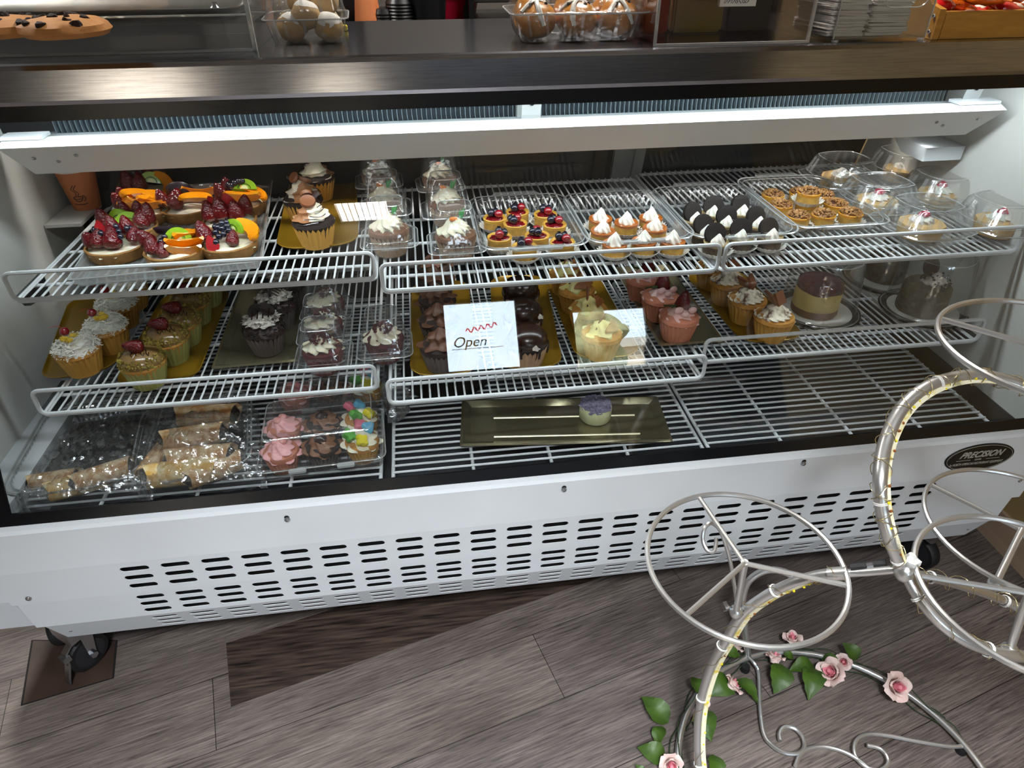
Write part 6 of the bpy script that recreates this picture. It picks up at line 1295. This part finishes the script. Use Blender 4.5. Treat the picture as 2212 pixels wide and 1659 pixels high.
for k in range(14):
    c_ = 'c01818' if k % 2 == 0 else 'e06a14'; w_ = pw[k // 2]
    place('pk' + c_, packet(c_), (bx0 + .045 + .062 * (k % 4) + rnd.uniform(-.01, .01), by0 + .045 + .045 * (k % 3), TZ + .008 + .022 * (k // 4) + .004 * (k % 3)), rnd.uniform(0, 3), f'{"red" if k % 2 == 0 else "orange"} sweet packet {w_} in the bamboo box', 'sweet packet', 'sweet packets', 1, (rnd.uniform(-.4, .4), rnd.uniform(-.4, .4)))

# ------------------------------------------------------------------ staff side behind the worktop
bc = thing('back_counter', 'dark counter along the staff side wall behind the display case', 'counter', (-.2, 2.75, 0))
MB(bc.location).box((-2.6, 2.42, .05), (1.53, 3.28, 1.13)).build('cabinet_body', mat('dark_cabinet', '1f1d1c', .6), bc, False)
MB(bc.location).rbox((-2.65, 2.38, 1.13), (1.555, 3.29, 1.165), .004).build('counter_top', mat('dark_counter', '2a2826', .3), bc)
BZ = 1.1655
def bk(px, Y=2.55): p = spot(px, 20, Y, 1); return (p.x, Y, BZ)
def cup_lathe(r0, r1, h): return [(r0, 0), (r1, h), (r1 * 1.03, h + .002), (r1 * 1.03, h + .005), (r1 * .95, h + .005)]
cs = thing('cup_stack', 'upside down stack of brown paper cups behind the worktop', 'cup stack', bk(793))
m = MB()
for k in range(5): m.lathe([(.046, 0), (.047, .003), (.046, .006)], 28, (0, 0, .009 * k))
m.build('cup_rims', paper_white, cs)
MB().lathe([(.044, .045), (.033, .14), (.0, .14)], 28).build('cup_top', cup_m, cs)
m = MB()
for k in range(5): m.lathe([(.0440, .002), (.0435, .0085)], 28, (0, 0, .009 * k), bot=False, top=False)
m.build('cup_sides', cup_m, cs)
for px, n, w_, lb in ((828, 8, .040, 'shorter stack of black cup lids beside the paper cups'), (866, 11, .050, 'taller stack of black cup lids behind the worktop')):
    t = thing('lid_stack', lb, 'lid stack', bk(px), 0, 'lid stacks'); m = MB()
    for k in range(n): m.lathe([(w_ * .97, 0), (w_, .003), (w_ * .96, .007)], 30, (0, 0, .0095 * k))
    m.build('stacked_rims', mat('lid_black', '121316', .35), t); MB().lathe([(w_ * .95, 0), (w_ * .85, .010), (w_ * .7, .012), (0, .012)], 30, (0, 0, .0095 * n - .003), bot=False).build('top_lid', mat('lid_black', '121316'), t)
t = thing('black_bin', 'black tapered container behind the worktop between lids and red bucket', 'container', bk(925)); MB().lathe([(.050, 0), (.066, .16), (.069, .16), (.069, .165), (.060, .165), (.045, .01)], 32).build('bin_wall', mat('lid_black', '121316'), t)
t = thing('red_bucket', 'red plastic bucket lined with a white bag behind the worktop', 'bucket', bk(973, 2.80))
MB().lathe([(.085, 0), (.105, .105), (.110, .105), (.110, .112), (.100, .112), (.08, .01)], 40).build('bucket_wall', mat('bucket_red', 'b80f34', .35), t); m = MB(); m.lathe([(.1005, .09), (.102, .114), (.096, .135), (.06, .142), (.02, .138)], 40, fn=lambda a_, z, i: 1 + .05 * math.sin(i * 1.9)); m.build('bag_liner', mat('bag_white', 'd8cfcc', .6), t)
for k, (px, Y) in enumerate(((1085, 2.60),)):
    o = bk(px, Y); t = thing('tray_rack', 'dark metal tray rack behind the worktop beside the red bucket', 'rack', o); dm = mat('rack_dark', '1a1a1b', .4, .5)
    for sx_ in (-.115, .115):
        for sy in (-.12, .12): MB().box((sx_ - .008, sy - .008, 0), (sx_ + .008, sy + .008, .40)).build('rack_post', dm, t, False)
    for j in range(5): MB().rbox((-.106, -.125, .03 + .07 * j), (.106, .125, .045 + .07 * j), .003).build('rack_tray', mat('rack_tray', '3a3836', .35, .5), t)
t = thing('coffee_urn', 'tall dark coffee urn behind the worktop above the cookie box', 'urn', bk(742, 2.66)); MB().lathe([(.062, 0), (.066, .01), (.066, .36), (.05, .39), (.012, .40)], 36).build('urn_body', mat('urn_dark', '2a2a2d', .3, .6), t); MB().tube([(.0, -.066, .08), (0, -.10, .08), (0, -.104, .05)], .010, 10).build('urn_tap', rubber, t)
o = bk(1480, 2.6); t = thing('oven', 'dark countertop oven on the back counter behind the smoky bin', 'oven', o)
MB().rbox((-.26, -.2, 0), (.26, .24, .42), .008).build('oven_body', mat('oven_dark', '24211f', .4, .4), t); MB().rbox((-.22, -.207, .06), (.14, -.2005, .36), .002).build('oven_door', dark_glass, t); MB().tube([(-.2, -.235, .375), (.12, -.235, .375)], .008, 8).build('oven_handle', steel_bright, t)
o = bk(250, 2.6); t = thing('coffee_machine', 'pale grey coffee machine on the back counter behind the acrylic display', 'coffee machine', o)
MB().rbox((-.36, -.18, 0), (.36, .25, .50), .012).build('machine_body', mat('machine_grey', '8e8b88', .4, .4), t); MB().rbox((-.30, -.188, .10), (.30, -.1805, .30), .004).build('machine_panel', mat('machine_panel', '2e2c2c', .3), t)
# sign hanging in the shop window, mirrored in the case glass
sg = thing('window_sign', 'shop window sign with dark cursive lettering, mirrored in the case glass', 'sign', (.42, YF + .012, 1.55))
MB((.42, YF + .012, 1.55)).rbox((.16, YF + .010, 1.555), (.62, YF + .014, 1.560), .001).build('sign_bar', frame_dark, sg)
text('Open', .13, .32, 1.615, YF + .012, .3, mat('sign_ink', '14161c', .5), sg, 1, 'lettering', (.42, YF + .012, 1.55))
m = MB((.42, YF + .012, 1.55)); m.tube([(.30 + .012 * k, YF + .012, 1.715 + .022 * math.sin(k * 1.25) + .002 * k) for k in range(24)], .006, 6); m.build('sign_scroll', mat('sign_red', 'c8102e', .4, emit=6), sg)
